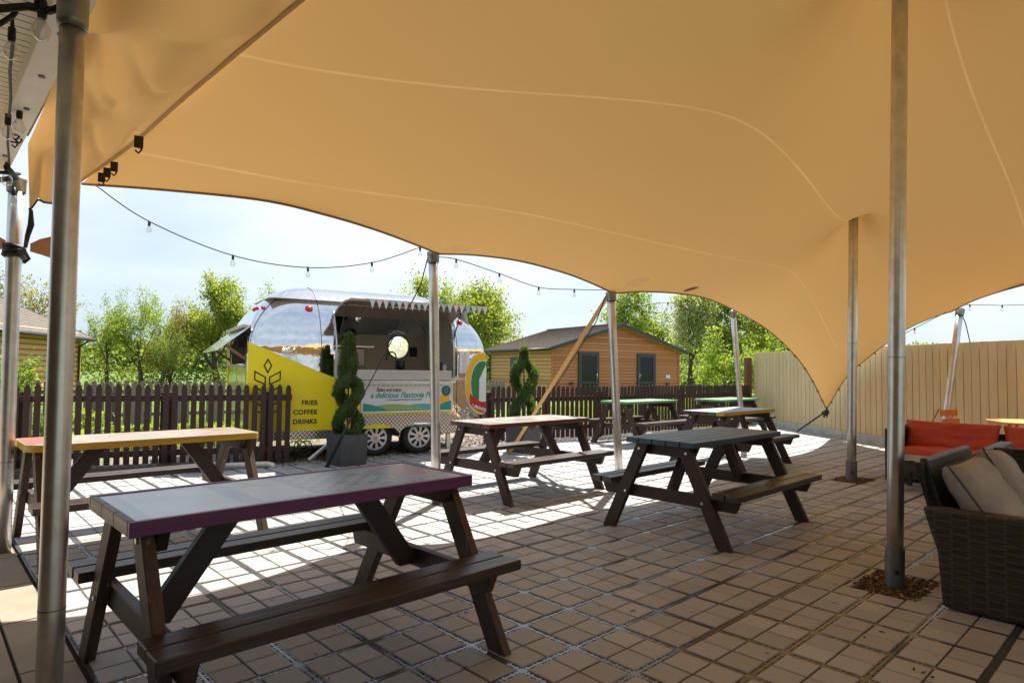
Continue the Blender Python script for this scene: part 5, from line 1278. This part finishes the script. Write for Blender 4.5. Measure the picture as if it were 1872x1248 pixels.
b = MB(); b.tube([(-0.30, 5.7, 2.15), (-0.10, 5.6, 2.0), (-0.10, 5.6, 0)], 0.035, 8); b.build('downpipe', M['gutter'], CB, smooth=True)
# left cabin : its long wall faces right
def cabin_left():
    P0, P1 = Vector((-13.6, 15.2, 0)), Vector((-15.35, 22.6, 0)); d = (P1-P0); L = d.length; d.normalize()
    t = thing('timber_cabin', 'log cabin at the left edge with a dark tiled roof partly hidden by the poles', 'cabin', tuple(P0), math.atan2(d.y, d.x))
    # local x along the wall, +y away to the left
    he, ha, dp, ov = 2.28, 3.75, 6.4, 0.35
    g = MB(); z = 0
    while z < he:
        g.add([(0, -0.05, z+0.025), (L, -0.05, z+0.025), (L, -0.05, z+0.13), (0, -0.05, z+0.13), (0, 0, z), (L, 0, z), (L, 0, z+0.17), (0, 0, z+0.17)], [(0, 1, 2, 3), (4, 5, 1, 0), (3, 2, 6, 7)]); z += 0.17
    g.add([(L, 0, 0), (L, dp, 0), (L, dp, he), (L, dp/2, ha), (L, 0, he)], [(0, 1, 2, 3, 4)]); g.add([(0, 0, 0), (0, dp, 0), (0, dp, he), (0, dp/2, ha), (0, 0, he)], [(4, 3, 2, 1, 0)])
    g.build('wall', M['sid_pale'], t)
    rf = MB(); n = 20; sw = dp/2+ov; sl = (ha-he)/(dp/2)
    for k in range(n):
        y0 = dp/2-sw*k/n; y1 = dp/2-sw*(k+1)/n; z0 = ha+.09-sl*sw*k/n; z1 = ha+.09-sl*sw*(k+1)/n+0.022
        rf.add([(-ov, y0, z0), (L+ov, y0, z0), (L+ov, y1, z1), (-ov, y1, z1), (L+ov, y1, z1-.05), (-ov, y1, z1-.05)], [(0, 1, 2, 3), (3, 2, 4, 5)])
    rf.add([(-ov, dp/2, ha+.09), (L+ov, dp/2, ha+.09), (L+ov, dp+ov, he-.1), (-ov, dp+ov, he-.1)], [(0, 1, 2, 3)])
    rf.add([(-ov, dp/2, ha+.02), (L+ov, dp/2, ha+.02), (L+ov, -ov, ha+.02-sl*sw), (-ov, -ov, ha+.02-sl*sw)], [(0, 1, 2, 3)])
    rf.build('roof', M['tiles'], t)
    b = MB(); z = ha+.02-sl*sw; b.tube([(-ov, -ov-.05, z), (L+ov, -ov-.05, z)], 0.06, 8); b.tube([(L-.05, -ov-.03, z-.02), (L-.12, -0.1, z-.25), (L-.12, -0.1, 0)], 0.035, 8); b.build('gutter', M['gutter'], t, smooth=True)
    b = MB(); b.bar((L+ov+.01, dp/2, ha+.03), (L+ov+.01, -ov, ha+.03-sl*sw), 0.024, 0.16); b.build('bargeboard', M['anth'], t)
    b = MB(); b.box((L, -0.03, he/2), (0.10, 0.12, he)); b.build('corner_board', M['verge'], t)
    w_ = MB().box((2.3, -0.07, 1.3), (1.2, 0.06, 0.75)).build('window', simple('orange board window', (0.42, 0.20, 0.09), 0.6), t)
cabin_left()

# ------------------------------------------------------------------ eave of the building at the top left
FD = V.copy()   # along the fascia
F0 = Vector((-1.80, 2.54, 0))
ev = thing('building_eave', 'cream clad building eave with a white fascia at the top left corner', 'building', tuple(F0), math.atan2(FD.y, FD.x))
# local x along the fascia, local y towards the building (left)
m = NT('cream soffit boards'); v = m.tc(); s = m.sep(v); f = m.math('FRACT', m.math('DIVIDE', s[0], 0.125)); c = m.mix(m.math('LESS_THAN', f, 0.07), (0.82, 0.76, 0.64), (0.20, 0.15, 0.10)); m.col(c); m.rough(0.5); M['soffit'] = m.m
b = MB()
for k in range(-72, 17): b.box((0.125*k, 1.55, 2.625), (0.119, 2.9, 0.02))
b.build('soffit', M['soffit'], ev, bevel=0.004)
MB().box((-3.4, 1.6, 2.66), (11.4, 3.1, 0.03)).build('soffit_deck', simple('deck', (0.10, 0.08, 0.06), 0.8), ev)
MB().box((-3.4, 0.055, 2.59), (11.4, 0.11, 0.10)).build('fascia', simple('white fascia', (0.80, 0.76, 0.70), 0.45, var=0.05), ev, bevel=0.006)
MB().box((-3.4, 0.0, 2.70), (11.4, 0.03, 0.25)).build('gutter_board', simple('fascia white', (0.60, 0.57, 0.52), 0.45), ev, bevel=0.004)
MB().add([(-9.1, -0.1, 2.80), (2.3, -0.1, 2.80), (2.3, 3.2, 4.0), (-9.1, 3.2, 4.0)], [(0, 1, 2, 3)]).build('roof', M['tiles'], ev)
MB().box((-3.4, 3.15, 1.30), (11.4, 0.12, 2.6)).build('wall', simple('brown timber wall', (0.20, 0.10, 0.055), 0.6), ev)
for k in range(4):
    w_ = MB().box((-7.6+2.6*k, 3.075, 1.25), (1.5, 0.05, 2.1)).build('window', M['anth'], ev, bevel=0.004); MB().box((-7.6+2.6*k, 3.045, 1.25), (1.34, 0.02, 1.94)).build('pane', M['glass'], w_)
b = MB()
for k in range(8): b.tube([(-1.6+0.5*k, 0.05, 2.541), (-1.6+0.5*k, 0.05, 2.532)], 0.013, 8)
b.build('screws', M['sleeve'], ev)

# ------------------------------------------------------------------ side panel of tan cloth hanging between fascia and tent
hem = smoothline([(0.55, 1.55, 3.02), (-0.25, 2.25, 3.03), (-1.05, 3.00, 3.01), (-2.0, 3.80, 2.88), (-2.62, 4.28, 2.74), (-3.246, 4.700, 2.614)], 120, [])
fas = smoothline([(-1.10, 1.00, 2.62), (-1.42, 1.85, 2.62), (-1.74, 2.46, 2.62), (-2.40, 3.23, 2.63), (-2.98, 3.86, 2.60), (-3.25, 4.25, 2.29)], 120, [4])
NB = 44; P = np.zeros((120, NB, 3))
for i in range(120):
    for j in range(NB):
        t = j/(NB-1); s = i/119
        p = fas[i]*(1-t)+hem[i]*t; sag = 4*t*(1-t)
        w = 0.075*math.sin(13*s+7*t)*math.exp(-3.0*t)*min(1, 6*t)+0.09*noise.noise(Vector((s*9, t*2.0, 1.0)))*sag+0.05*math.sin(30*(s-0.35*t))*math.exp(-((s-0.42)/0.14)**2)*(1-t)*min(1, 8*t)
        rg = (1-abs(noise.noise(Vector((s*7-t*2.2, t*1.3+s*2, 4.0)))))**9; w += 0.035*rg*min(1, 8*t)*min(1, 6*(1-t))
        p = p+np.array((0.0, 0.0, -0.05*sag+w)); P[i, j] = p
b = MB(); b.v = [tuple(p) for p in P.reshape(-1, 3)]; b.f = [(i*NB+j, i*NB+j+1, (i+1)*NB+j+1, (i+1)*NB+j) for i in range(119) for j in range(NB-1)]; b.mi = [0]*len(b.f)
sp_ = b.build('side_canopy', M['side_cloth'], smooth=True); tag(sp_, 'folded tan cloth panel hanging between the white fascia and the tent at the upper left', 'canopy panel')
b = MB(); b.tube([tuple(p) for p in hem], 0.016, 8); b.build('hem', M['side_cloth'], sp_, smooth=True)
b = MB(); b.tube([tuple(P[-1, j]) for j in range(0, NB, 3)], 0.008, 6); b.build('edge_rope', M['rope'], sp_, smooth=True)
def clip(p, name='tent_clip', label='black hook clip hanging from the tent beside the cloth hem', size=1.0):
    b = MB(); b.box((0, 0, -0.02*size), (0.03*size, 0.012, 0.045*size), rz=0.5); b.tube([(0.0, 0, -0.03*size), (0.012*size, 0, -0.05*size), (0.0, 0, -0.062*size), (-0.012*size, 0, -0.05*size)], 0.004*size, 6)
    o = b.build(name, M['black'], bevel=0.003); o.location = p; tag(o, label, 'clip', 'black clips along the cloth hem'); return o
#CLIPS

# ------------------------------------------------------------------ ropes, strap, lights
def rope(name, pts, r, label, mat=None, cat='rope'):
    b = MB(); b.tube(pts, r, 8); o = b.build(name, mat or M['rope'], smooth=True); tag(o, label, cat); return o
P3T, P2T = Vector((1.114, 7.200, 2.118)), Vector((-0.754, 6.000, 2.330))
b = MB(); b.bar(P3T+Vector((-0.03, 0.02, -0.01)), (-0.03, 9.56, 0.0), 0.05, 0.006, up=(0.3, -1, 0.2)); tag(b.build('ratchet_strap', M['strap']), 'ochre webbing strap slanting from the leaning pole down to the paving', 'strap')
rope('guy_rope', [P3T+Vector((-.05, 0, 0)), P3T+Vector((-.14, .22, -.30)), Vector((0.62, 8.45, 1.10)), Vector((0.02, 9.66, 0.0))], 0.006, 'thin black guy rope running beside the ochre strap')
GB = Vector((-2.32, 8.12, 0.0))
rope('guy_rope', [P2T+Vector((-.04, 0, 0.02)), P2T.lerp(GB, 0.1)+Vector((0.015, 0, -.02)), P2T.lerp(GB, 0.5)+Vector((0, 0, -0.02)), P2T.lerp(GB, 0.72)], 0.006, 'black guy rope crossing in front of the silver trailer hatch')
b = MB(); b.tube([P2T.lerp(GB, 0.72), P2T.lerp(GB, 0.85), P2T.lerp(GB, 0.97)], [0.012, 0.022, 0.022], 8); b.tube([P2T.lerp(GB, 0.97), GB], 0.026, 8); tag(b.build('ground_strap', M['black'], smooth=True), 'thick black ratchet strap end anchored beside the planter of the taller topiary', 'strap')
P4T, P5T = Vector((3.775, 10.900, 2.275)), Vector((6.431, 9.150, 2.172))
rope('guy_rope', [P4T, P4T+Vector((-.30, 0.8, -.75)), Vector((2.95, 13.0, 0.10))], 0.006, 'black guy rope running back to the fence from the pole by the cabin')
rope('guy_rope', [P5T, P5T+Vector((0.16, 0.12, -.16)), Vector((6.92, 9.6, 1.60))], 0.007, 'black guy rope from the slanting pole to the boarded fence')
TC = Vector((6.20, 12.65, 0.52))
b = MB(); b.bar(TC+Vector((0.0, 0.0, -0.02)), (5.93, 13.35, 0.03), 0.05, 0.012); o = b.build('anchor_strap', M['black'])
tag(o, 'black anchor strap tying the low tent corner to the ground by the boarded fence', 'strap')
b = MB(); b.lathe([(0, 0.06), (0.03, 0.05), (0.045, 0.0), (0.03, -0.05), (0, -0.06)], tuple(TC+Vector((0, -0.03, -0.04))), 10)
for k in range(9):
    a = k*0.9; b.tube([TC+Vector((0.05*math.cos(a), 0.05*math.sin(a), 0.02)), TC+Vector((0.07*math.cos(a+1), 0.05*math.sin(a+1), -0.05)), TC+Vector((0.03*math.cos(a+2), 0.04*math.sin(a+2), -0.11-0.03*math.sin(k*2.0)))], 0.010, 6)
tag(b.build('rope_knot', M['black'], smooth=True), 'tangle of black rope and fittings at the low tent corner', 'knot')
b = MB()
for k, (a0, h) in enumerate(((0, 0.0), (1.2, -0.02), (2.3, 0.015), (3.5, 0.03), (4.6, -0.035))):
    c0 = Vector((-3.397, 4.32, 2.02+h)); b.tube([c0+Vector((0.056*math.cos(a0+q*0.7), 0.056*math.sin(a0+q*0.7), 0.01*math.sin(q))) for q in range(10)], 0.014, 6)
b.tube([(-3.29, 4.28, 2.04), (-3.27, 4.27, 2.12), (-3.235, 4.25, 2.19), (-3.24, 4.25, 2.29)], [0.012, 0.016, 0.02, 0.012], 8)
b.tube([(-3.29, 4.27, 2.02), (-3.24, 4.25, 1.96), (-3.25, 4.22, 1.93)], 0.012, 6)
tag(b.build('rope_knot', M['black'], smooth=True), 'black rope tied round the far left pole and up to the cloth corner', 'knot')
# orange fish-tail ornament
def tail(x, y, z, s, label):
    P_ = [(0, 0.02), (0.04, 0.045), (0.10, 0.065), (0.13, 0.06), (0.115, 0.045), (0.135, 0.03), (0.118, 0.012), (0.135, -0.008), (0.12, -0.022), (0.135, -0.05), (0.11, -0.055), (0.05, -0.035), (0, -0.02)]
    b = MB(); b.prism([(a*s*1.35, c*1.35) for a, c in P_], (0, 0, 0), (1, 0.25, 0), (0, 0, 1), (0, 1, 0), 0.006); o = b.build('wooden_ornament', M['orn'], bevel=0.001); o.location = (x, y, z); tag(o, label, 'ornament')
M['orn'] = simple('salmon painted ply', (0.62, 0.30, 0.17), 0.6)
tail(-3.25, 4.27, 2.04, 1, 'salmon coloured fish tail cutout right of the far left pole'); tail(-3.42, 4.27, 2.06, -1, 'salmon coloured fish tail cutout left of the far left pole')

def bulb_on(parent, p, s=1.0):
    b = MB(); b.lathe([(0, 0.01*s), (0.012*s, 0.008*s), (0.013*s, -0.03*s), (0.011*s, -0.045*s), (0, -0.045*s)], (0, 0, 0), 10); o = b.build('socket', M['black'], parent, smooth=True); o.location = p
    b = MB(); b.lathe([(0.010*s, -0.045*s), (0.016*s, -0.055*s), (0.024*s, -0.075*s), (0.0255*s, -0.088*s), (0.020*s, -0.104*s), (0.010*s, -0.112*s), (0, -0.114*s)], (0, 0, 0), 14); g = b.build('bulb', M['bulb'], parent, smooth=True); g.location = p
def festoon(pts, bulbs, label, r=0.0045, s=1.0):
    q = smoothline(pts, 60, []); t = thing('festoon_lights', label, 'string lights', pts[0], 0, 'strings of clear festoon bulbs'); o0 = Vector(pts[0])
    b = MB(); b.tube([Vector(p)-o0 for p in q], r, 6); b.build('cable', M['rope'], t, smooth=True)
    for p in bulbs: bulb_on(t, Vector(p)-o0, s*0.78)
festoon([(-3.145, 4.760, 2.602), (-2.816, 4.900, 2.368), (-2.293, 5.200, 2.163), (-1.773, 5.500, 2.118), (-1.287, 5.800, 2.217), (-0.876, 5.980, 2.397)], [(-2.816, 4.900, 2.368), (-2.293, 5.200, 2.163), (-1.773, 5.500, 2.118), (-1.287, 5.800, 2.217), (-0.876, 5.980, 2.397)], 'long festoon string sagging across the sky from the left corner to the trailer pole')
festoon([(-0.712, 6.000, 2.309), (-0.545, 6.100, 2.308), (-0.137, 6.500, 2.235), (0.284, 6.900, 2.151), (0.689, 7.100, 2.157), (1.058, 7.200, 2.168)], [(-0.545, 6.100, 2.308), (-0.137, 6.500, 2.235), (0.284, 6.900, 2.151), (0.689, 7.100, 2.157)], 'festoon string between the two poles in the middle of the view')
festoon([(1.149, 7.300, 2.086), (1.534, 8.000, 2.066), (2.197, 9.000, 2.226), (2.696, 9.800, 2.223), (3.107, 10.300, 2.196), (3.738, 10.900, 2.237)], [(2.197, 9.000, 2.226), (2.696, 9.800, 2.223), (3.107, 10.300, 2.196)], 'festoon string in front of the willow tree beyond the cabin gable')
festoon([(5.876, 9.600, 1.844), (5.932, 9.400, 1.931), (6.408, 9.150, 2.235), (6.538, 9.100, 2.255), (6.846, 8.900, 2.231), (7.126, 8.700, 2.229)], [(5.932, 9.400, 1.931), (6.538, 9.100, 2.255), (6.846, 8.900, 2.231)], 'festoon string above the boarded fence at the right')
# cable bundle under the eave
t = thing('festoon_lights', 'black festoon cable and large bulbs hanging under the cream eave at the top left', 'string lights', (-1.9, 2.4, 2.5), 0, 'strings of clear festoon bulbs')
o0 = Vector((-1.9, 2.4, 2.5))
def loc_px(px, py, Y):     # eave fittings: direction from the camera position worked out once on paper
    x = (px-936)/1168.3; y = (py-624)/1168.3; x, y = x*0.999935+y*0.0114, -x*0.0114+y*0.999935
    f = 0.99904+y*0.043786; u_ = 0.043786-y*0.99904; return Vector((x*Y/f, Y, CAMZ+u_*Y/f))
b = MB()
def T_(pts, r): b.tube([p-o0 for p in pts], r, 8)
pts = [loc_px(-60, 10, 2.05), loc_px(0, 18, 2.1), loc_px(50, 14, 2.15), loc_px(90, 22, 2.15), loc_px(110, 15, 2.12)]
T_(pts, 0.011); T_([p+Vector((0, 0.01, 0.014)) for p in pts], 0.010); T_([loc_px(-60, 60, 2.05), loc_px(0, 44, 2.1), loc_px(22, 30, 2.15), loc_px(30, 20, 2.15)], 0.009)
T_([loc_px(22, 30, 2.2), loc_px(24, 75, 2.3), loc_px(18, 130, 2.6), loc_px(20, 180, 2.9), loc_px(16, 215, 3.2), loc_px(14, 260, 3.5), loc_px(18, 310, 4.0), loc_px(25, 338, 4.2)], 0.006)
T_([loc_px(72, -20, 2.15), loc_px(74, 16, 2.15)], 0.018)
T_([loc_px(12, 305, 3.9), loc_px(30, 325, 4.15), loc_px(-10, 330, 4.1)], 0.018); T_([loc_px(0, 315, 3.9), loc_px(35, 318, 4.1)], 0.012)
b.build('cable', M['black'], t, smooth=True)
for px, py, Y, s in ((78, 8, 2.15, 1.15), (22, 55, 2.2, 0.95), (15, 212, 3.2, 1.1), (14, 300, 4.0, 1.25), (36, 200, 3.2, 1.1), (25, 345, 4.2, 1.0)): bulb_on(t, loc_px(px, py, Y)-o0, s)
for i, (px, py, Y, s) in enumerate(((254, 250, 3.95, 1.7), (186, 317, 4.55, 1.5), (196, 308, 4.45, 1.5), (209, 297, 4.35, 1.5), (30, 225, 3.55, 1.6), (36, 235, 3.6, 1.4), (28, 243, 3.65, 1.4))):
    clip(loc_px(px, py, Y), size=s, label=('black hook clip alone halfway along the cloth hem', 'lowest of three black clips near the lower end of the cloth hem', 'middle one of three black clips near the lower end of the cloth hem', 'upper one of three black clips near the lower end of the cloth hem', 'black clip on the white fascia, upper one of three', 'black clip on the white fascia, middle one of three', 'black clip on the white fascia, lowest of three')[i])


# ------------------------------------------------------------------ trees
def tree_mesh(seed, H, crown_r, trunk_r, base_h, leaf_mat, nleaf=16000, leaf=0.10, droop=0.0, sparse=0.0, levels=4, lean=0.0, spread=0.75, clump=0.35, upb=0.25):
    """returns (wood mesh, leaf mesh): recursive limbs, leaves gathered round the twigs"""
    rr = random.Random(seed); W = MB(); tips = []
    def branch(p, d, L, r, lv):
        n = 5; pts = [p]; rs = [r]; q = Vector(p); dd = Vector(d)
        for i in range(n):
            dd = (dd+Vector((rr.gauss(0, .13), rr.gauss(0, .13), rr.gauss(0, .09)+(0.05 if lv < 3 else -droop*0.25)))).normalized(); q = q+dd*(L/n); pts.append(q.copy()); rs.append(r*(1-0.45*(i+1)/n))
            if lv >= 2: tips.append((q.copy(), dd.copy(), lv))
        W.tube(pts, rs, 7 if lv < 2 else 4, cap=False)
        if lv >= levels: return
        k = rr.choice((3, 4)) if lv > 0 else rr.choice((5, 6, 7))
        for c in range(k):
            f = rr.uniform(0.35 if lv else 0.30, 1.0); i = min(n-1, int(f*n)); bp = pts[i].lerp(pts[i+1], f*n-i)
            a = rr.uniform(0, 6.283); side = dd.orthogonal().normalized(); side = Matrix.Rotation(a, 3, dd) @ side
            nd = (dd*(1-spread*0.75)+side*spread+Vector((0, 0, upb))).normalized()
            branch(bp, nd, L*rr.uniform(0.50, 0.74), rs[i]*rr.uniform(0.42, 0.6), lv+1)
        if lv > 0: branch(q, dd, L*0.6, rs[-1]*0.9, lv+1)
    base = Vector((0, 0, -0.1)); L0 = H*0.42
    branch(base, Vector((lean, 0.02, 1)).normalized(), L0+base_h*0.3, trunk_r, 0)
    # fit to the wanted size
    zs = max(t[0].z for t in tips); s = (H-leaf)/zs
    xr = sorted(math.hypot(t[0].x, t[0].y) for t in tips)[int(len(tips)*0.96)]; sx = crown_r/xr
    W.v = [(x*(sx if z > base_h*0.6 else 1), y*(sx if z > base_h*0.6 else 1), z*s) for x, y, z in W.v]
    T = [(Vector((t[0].x*sx, t[0].y*sx, t[0].z*s)), t[1]) for t in tips if t[0].z*s > base_h]
    rr.shuffle(T)
    if sparse: T = T[:int(len(T)*(1-sparse))]
    lv_, lf_ = [], []; st = random.getstate(); random.seed(seed+1)
    cl = crown_r*0.055*clump/0.35+0.05
    for i in range(nleaf):
        p, d = T[i % len(T)] if i < len(T)*3 else rr.choice(T)
        q = p+Vector((rr.gauss(0, cl), rr.gauss(0, cl), rr.gauss(0, cl)-droop*rr.random()*1.6))
        leaf_quad(lv_, lf_, q, Vector((rr.gauss(0, 1), rr.gauss(0, 1), rr.gauss(0, .8)-0.3-droop*2)), leaf*rr.uniform(.6, 1.35), leaf*rr.uniform(.22, .42))
    random.setstate(st)
    wm = bpy.data.meshes.new('trunk'); wm.from_pydata(W.v, [], W.f); wm.materials.append(M['bark']); wm.polygons.foreach_set('use_smooth', [True]*len(wm.polygons))
    lm = bpy.data.meshes.new('crown'); lm.from_pydata(lv_, [], lf_); lm.materials.append(leaf_mat)
    return wm, lm
def tree(meshes, x, y, label, rz=0, sc=(1, 1, 1), kind_='tree', group=None, name='tree', z=0):
    t = thing(name, label, kind_, (x, y, z), rz, group); t.scale = sc
    for nme, me in zip(('trunk', 'crown'), meshes):
        o = bpy.data.objects.new(nme, me); scene.collection.objects.link(o); o.parent = t
    return t
M['leaf_oak'] = leafmat('young oak leaves', [(0.05, 0.085, 0.014), (0.12, 0.165, 0.026), (0.22, 0.25, 0.045)], (0.45, 0.54, 0.045), 0.5)
M['leaf_fresh'] = leafmat('fresh spring leaves', [(0.06, 0.11, 0.018), (0.12, 0.19, 0.030), (0.20, 0.26, 0.05)], (0.42, 0.55, 0.05), 0.48)
M['leaf_willow'] = leafmat('pale willow leaves', [(0.20, 0.25, 0.10), (0.30, 0.36, 0.14), (0.40, 0.44, 0.20)], (0.62, 0.68, 0.24), 0.52)
M['leaf_dark'] = leafmat('dark hedge leaves', [(0.04, 0.07, 0.014), (0.09, 0.135, 0.022), (0.16, 0.21, 0.04)], (0.34, 0.46, 0.05), 0.45)
M['leaf_bronze'] = leafmat('bronze young leaves', [(0.10, 0.10, 0.025), (0.19, 0.17, 0.04), (0.28, 0.25, 0.06)], (0.45, 0.42, 0.06), 0.45)
A_ = tree_mesh(11, 6.2, 3.1, 0.24, 1.6, M['leaf_oak'], 22000, 0.14, clump=0.28)
B_ = tree_mesh(12, 6.0, 2.0, 0.15, 1.8, M['leaf_fresh'], 5500, 0.105, sparse=0.45, clump=0.26)
C_ = tree_mesh(13, 5.2, 2.6, 0.20, 1.6, M['leaf_oak'], 15000, 0.115, sparse=0.25, clump=0.24)
D_ = tree_mesh(15, 6.0, 2.0, 0.20, 0.9, M['leaf_willow'], 12000, 0.13, droop=0.35, sparse=0.2, clump=0.32)
E_ = tree_mesh(16, 6.4, 2.7, 0.22, 1.3, M['leaf_fresh'], 15000, 0.14, sparse=0.15, clump=0.27)
F_ = tree_mesh(17, 5.6, 2.6, 0.15, 1.3, M['leaf_bronze'], 4500, 0.12, sparse=0.3, clump=0.28)
S_ = tree_mesh(18, 2.6, 0.9, 0.035, 0.5, M['leaf_fresh'], 3000, 0.09, levels=3, clump=0.30)
K_ = tree_mesh(19, 4.2, 1.7, 0.10, 1.0, M['leaf_dark'], 2600, 0.10, sparse=0.3, clump=0.3)
tree(C_, -14.7, 32.0, 'oak like tree with dense yellow green crown left of the silver trailer', 0.4, (1.0, 1.0, 1.14))
tree(B_, -14.1, 36.0, 'loose crowned tree peeping above the left end of the silver trailer roof', 1.5, (1.0, 1.0, 1.08))
tree(B_, -19.2, 30.5, 'slender open crowned tree, first right of the thick left pole', 0.0, (0.72, 0.72, 0.86))
tree(B_, -17.6, 30.5, 'slender upright tree with a taller leafy crown between the thick pole and the oak', 2.2, (0.80, 0.80, 0.89))
tree(F_, -20.9, 28.0, 'thin bronze leaved tree behind the log cabin roof', 0.6, (0.9, 0.9, 0.93))
tree(F_, -23.8, 29.0, 'thin bronze leaved tree at the far left edge above the log cabin', 2.6, (1.1, 1.1, 1.10))
tree(K_, -15.9, 29.0, 'dark small leafed tree standing low beside the oak', 3.0, (0.55, 0.55, 0.72))
tree(F_, -16.7, 31.5, 'thin bronze green tree between the slender trees and the oak', 1.1, (0.62, 0.62, 0.86))
tree(B_, -18.4, 33.5, 'thin pale tree standing behind the two slender ones', 4.0, (0.8, 0.8, 0.88))
tree(F_, -12.6, 33.0, 'thin bare limbed tree just left of the trailer flap', 5.0, (0.55, 0.55, 0.80))
tree(A_, -3.0, 38.0, 'broad round crowned tree behind the right end of the silver trailer', 0.9, (1.06, 1.06, 1.10))
tree(E_, 8.2, 38.0, 'tall bright green tree just behind the cabin ridge', 0.3, (1.0, 1.0, 1.15))
tree(D_, 10.2, 36.5, 'pale drooping willow right of the cabin gable', 0.0, (0.95, 0.95, 1.14))
tree(E_, 13.6, 38.0, 'tall bright green tree right of the willow', 2.1, (1.05, 1.05, 1.12))
tree(S_, 7.75, 23.5, 'young sapling on the grass between the cabin and the pole', 0.0, (1.2, 1.2, 1.15), name='sapling')
tree(S_, 8.5, 21.5, 'yellow green sapling just left of the boarded fence end', 1.0, (1.0, 1.0, 1.1), name='sapling')
tree(A_, 14.6, 34.0, 'dark limbed spreading tree above the left end of the boarded fence', 2.8, (0.8, 0.8, 0.95))
tree(S_, -9.9, 11.9, 'leafy sapling in front of the log cabin wall', 0.5, (0.9, 0.9, 0.80), name='sapling')
def scrub(name, areas, n, leafsz, mat, label, seed, cat='hedge'):
    rr = random.Random(seed); vs, fs = [], []; st = random.getstate(); random.seed(seed)
    for (x0, y0, x1, y1, w, h) in areas:
        for _ in range(int(n)):
            f = rr.random(); x = x0+(x1-x0)*f; y = y0+(y1-y0)*f
            hh = h*(0.62+0.45*noise.noise(Vector((x*.35, y*.35, seed)))+0.22*noise.noise(Vector((x*1.3, y*1.3, seed))))
            p = Vector((x+rr.gauss(0, w*0.4), y+rr.gauss(0, w*0.4), hh*rr.random()**0.7)); leaf_quad(vs, fs, p, Vector((rr.gauss(0, 1), rr.gauss(0, 1), rr.gauss(0, .8))), leafsz*rr.uniform(.6, 1.4), leafsz*rr.uniform(.25, .45))
    random.setstate(st); b = MB(); b.add(vs, fs); o = b.build(name, mat); o['kind'] = 'stuff'; o['label'] = label; o['category'] = cat; return o
scrub('undergrowth', [(-23, 31, -10, 33, 1.8, 2.2), (-11, 34, 0, 38, 1.2, 2.0)], 7000, 0.13, M['leaf_dark'], 'scrubby undergrowth below the trees left of the trailer', 4, 'undergrowth')
scrub('hedge', [(6, 48, 34, 50, 1.8, 3.2), (11, 41, 20, 42, 1.6, 2.0)], 8000, 0.20, M['leaf_dark'], 'hedge and thicket at the far side of the right meadow', 5)
scrub('hedge', [(9.3, 17, 10.5, 6.5, 0.5, 2.22)], 9000, 0.10, M['leaf_fresh'], 'bright hedge top showing above the boarded fence', 6)
scrub('far_woods', [(-70, 95, 0, 110, 6, 7.5), (0, 110, 70, 100, 6, 8)], 14000, 0.8, M['leaf_dark'], 'distant wooded skyline', 7, 'woods')
scrub('bushes', [(-9.4, 10.4, -7.0, 10.9, 0.35, 0.85), (-6.6, 9.3, -4.6, 10.4, 0.25, 0.5)], 3500, 0.07, M['leaf_fresh'], 'low bright bushes behind the left picket fence', 8, 'bushes')
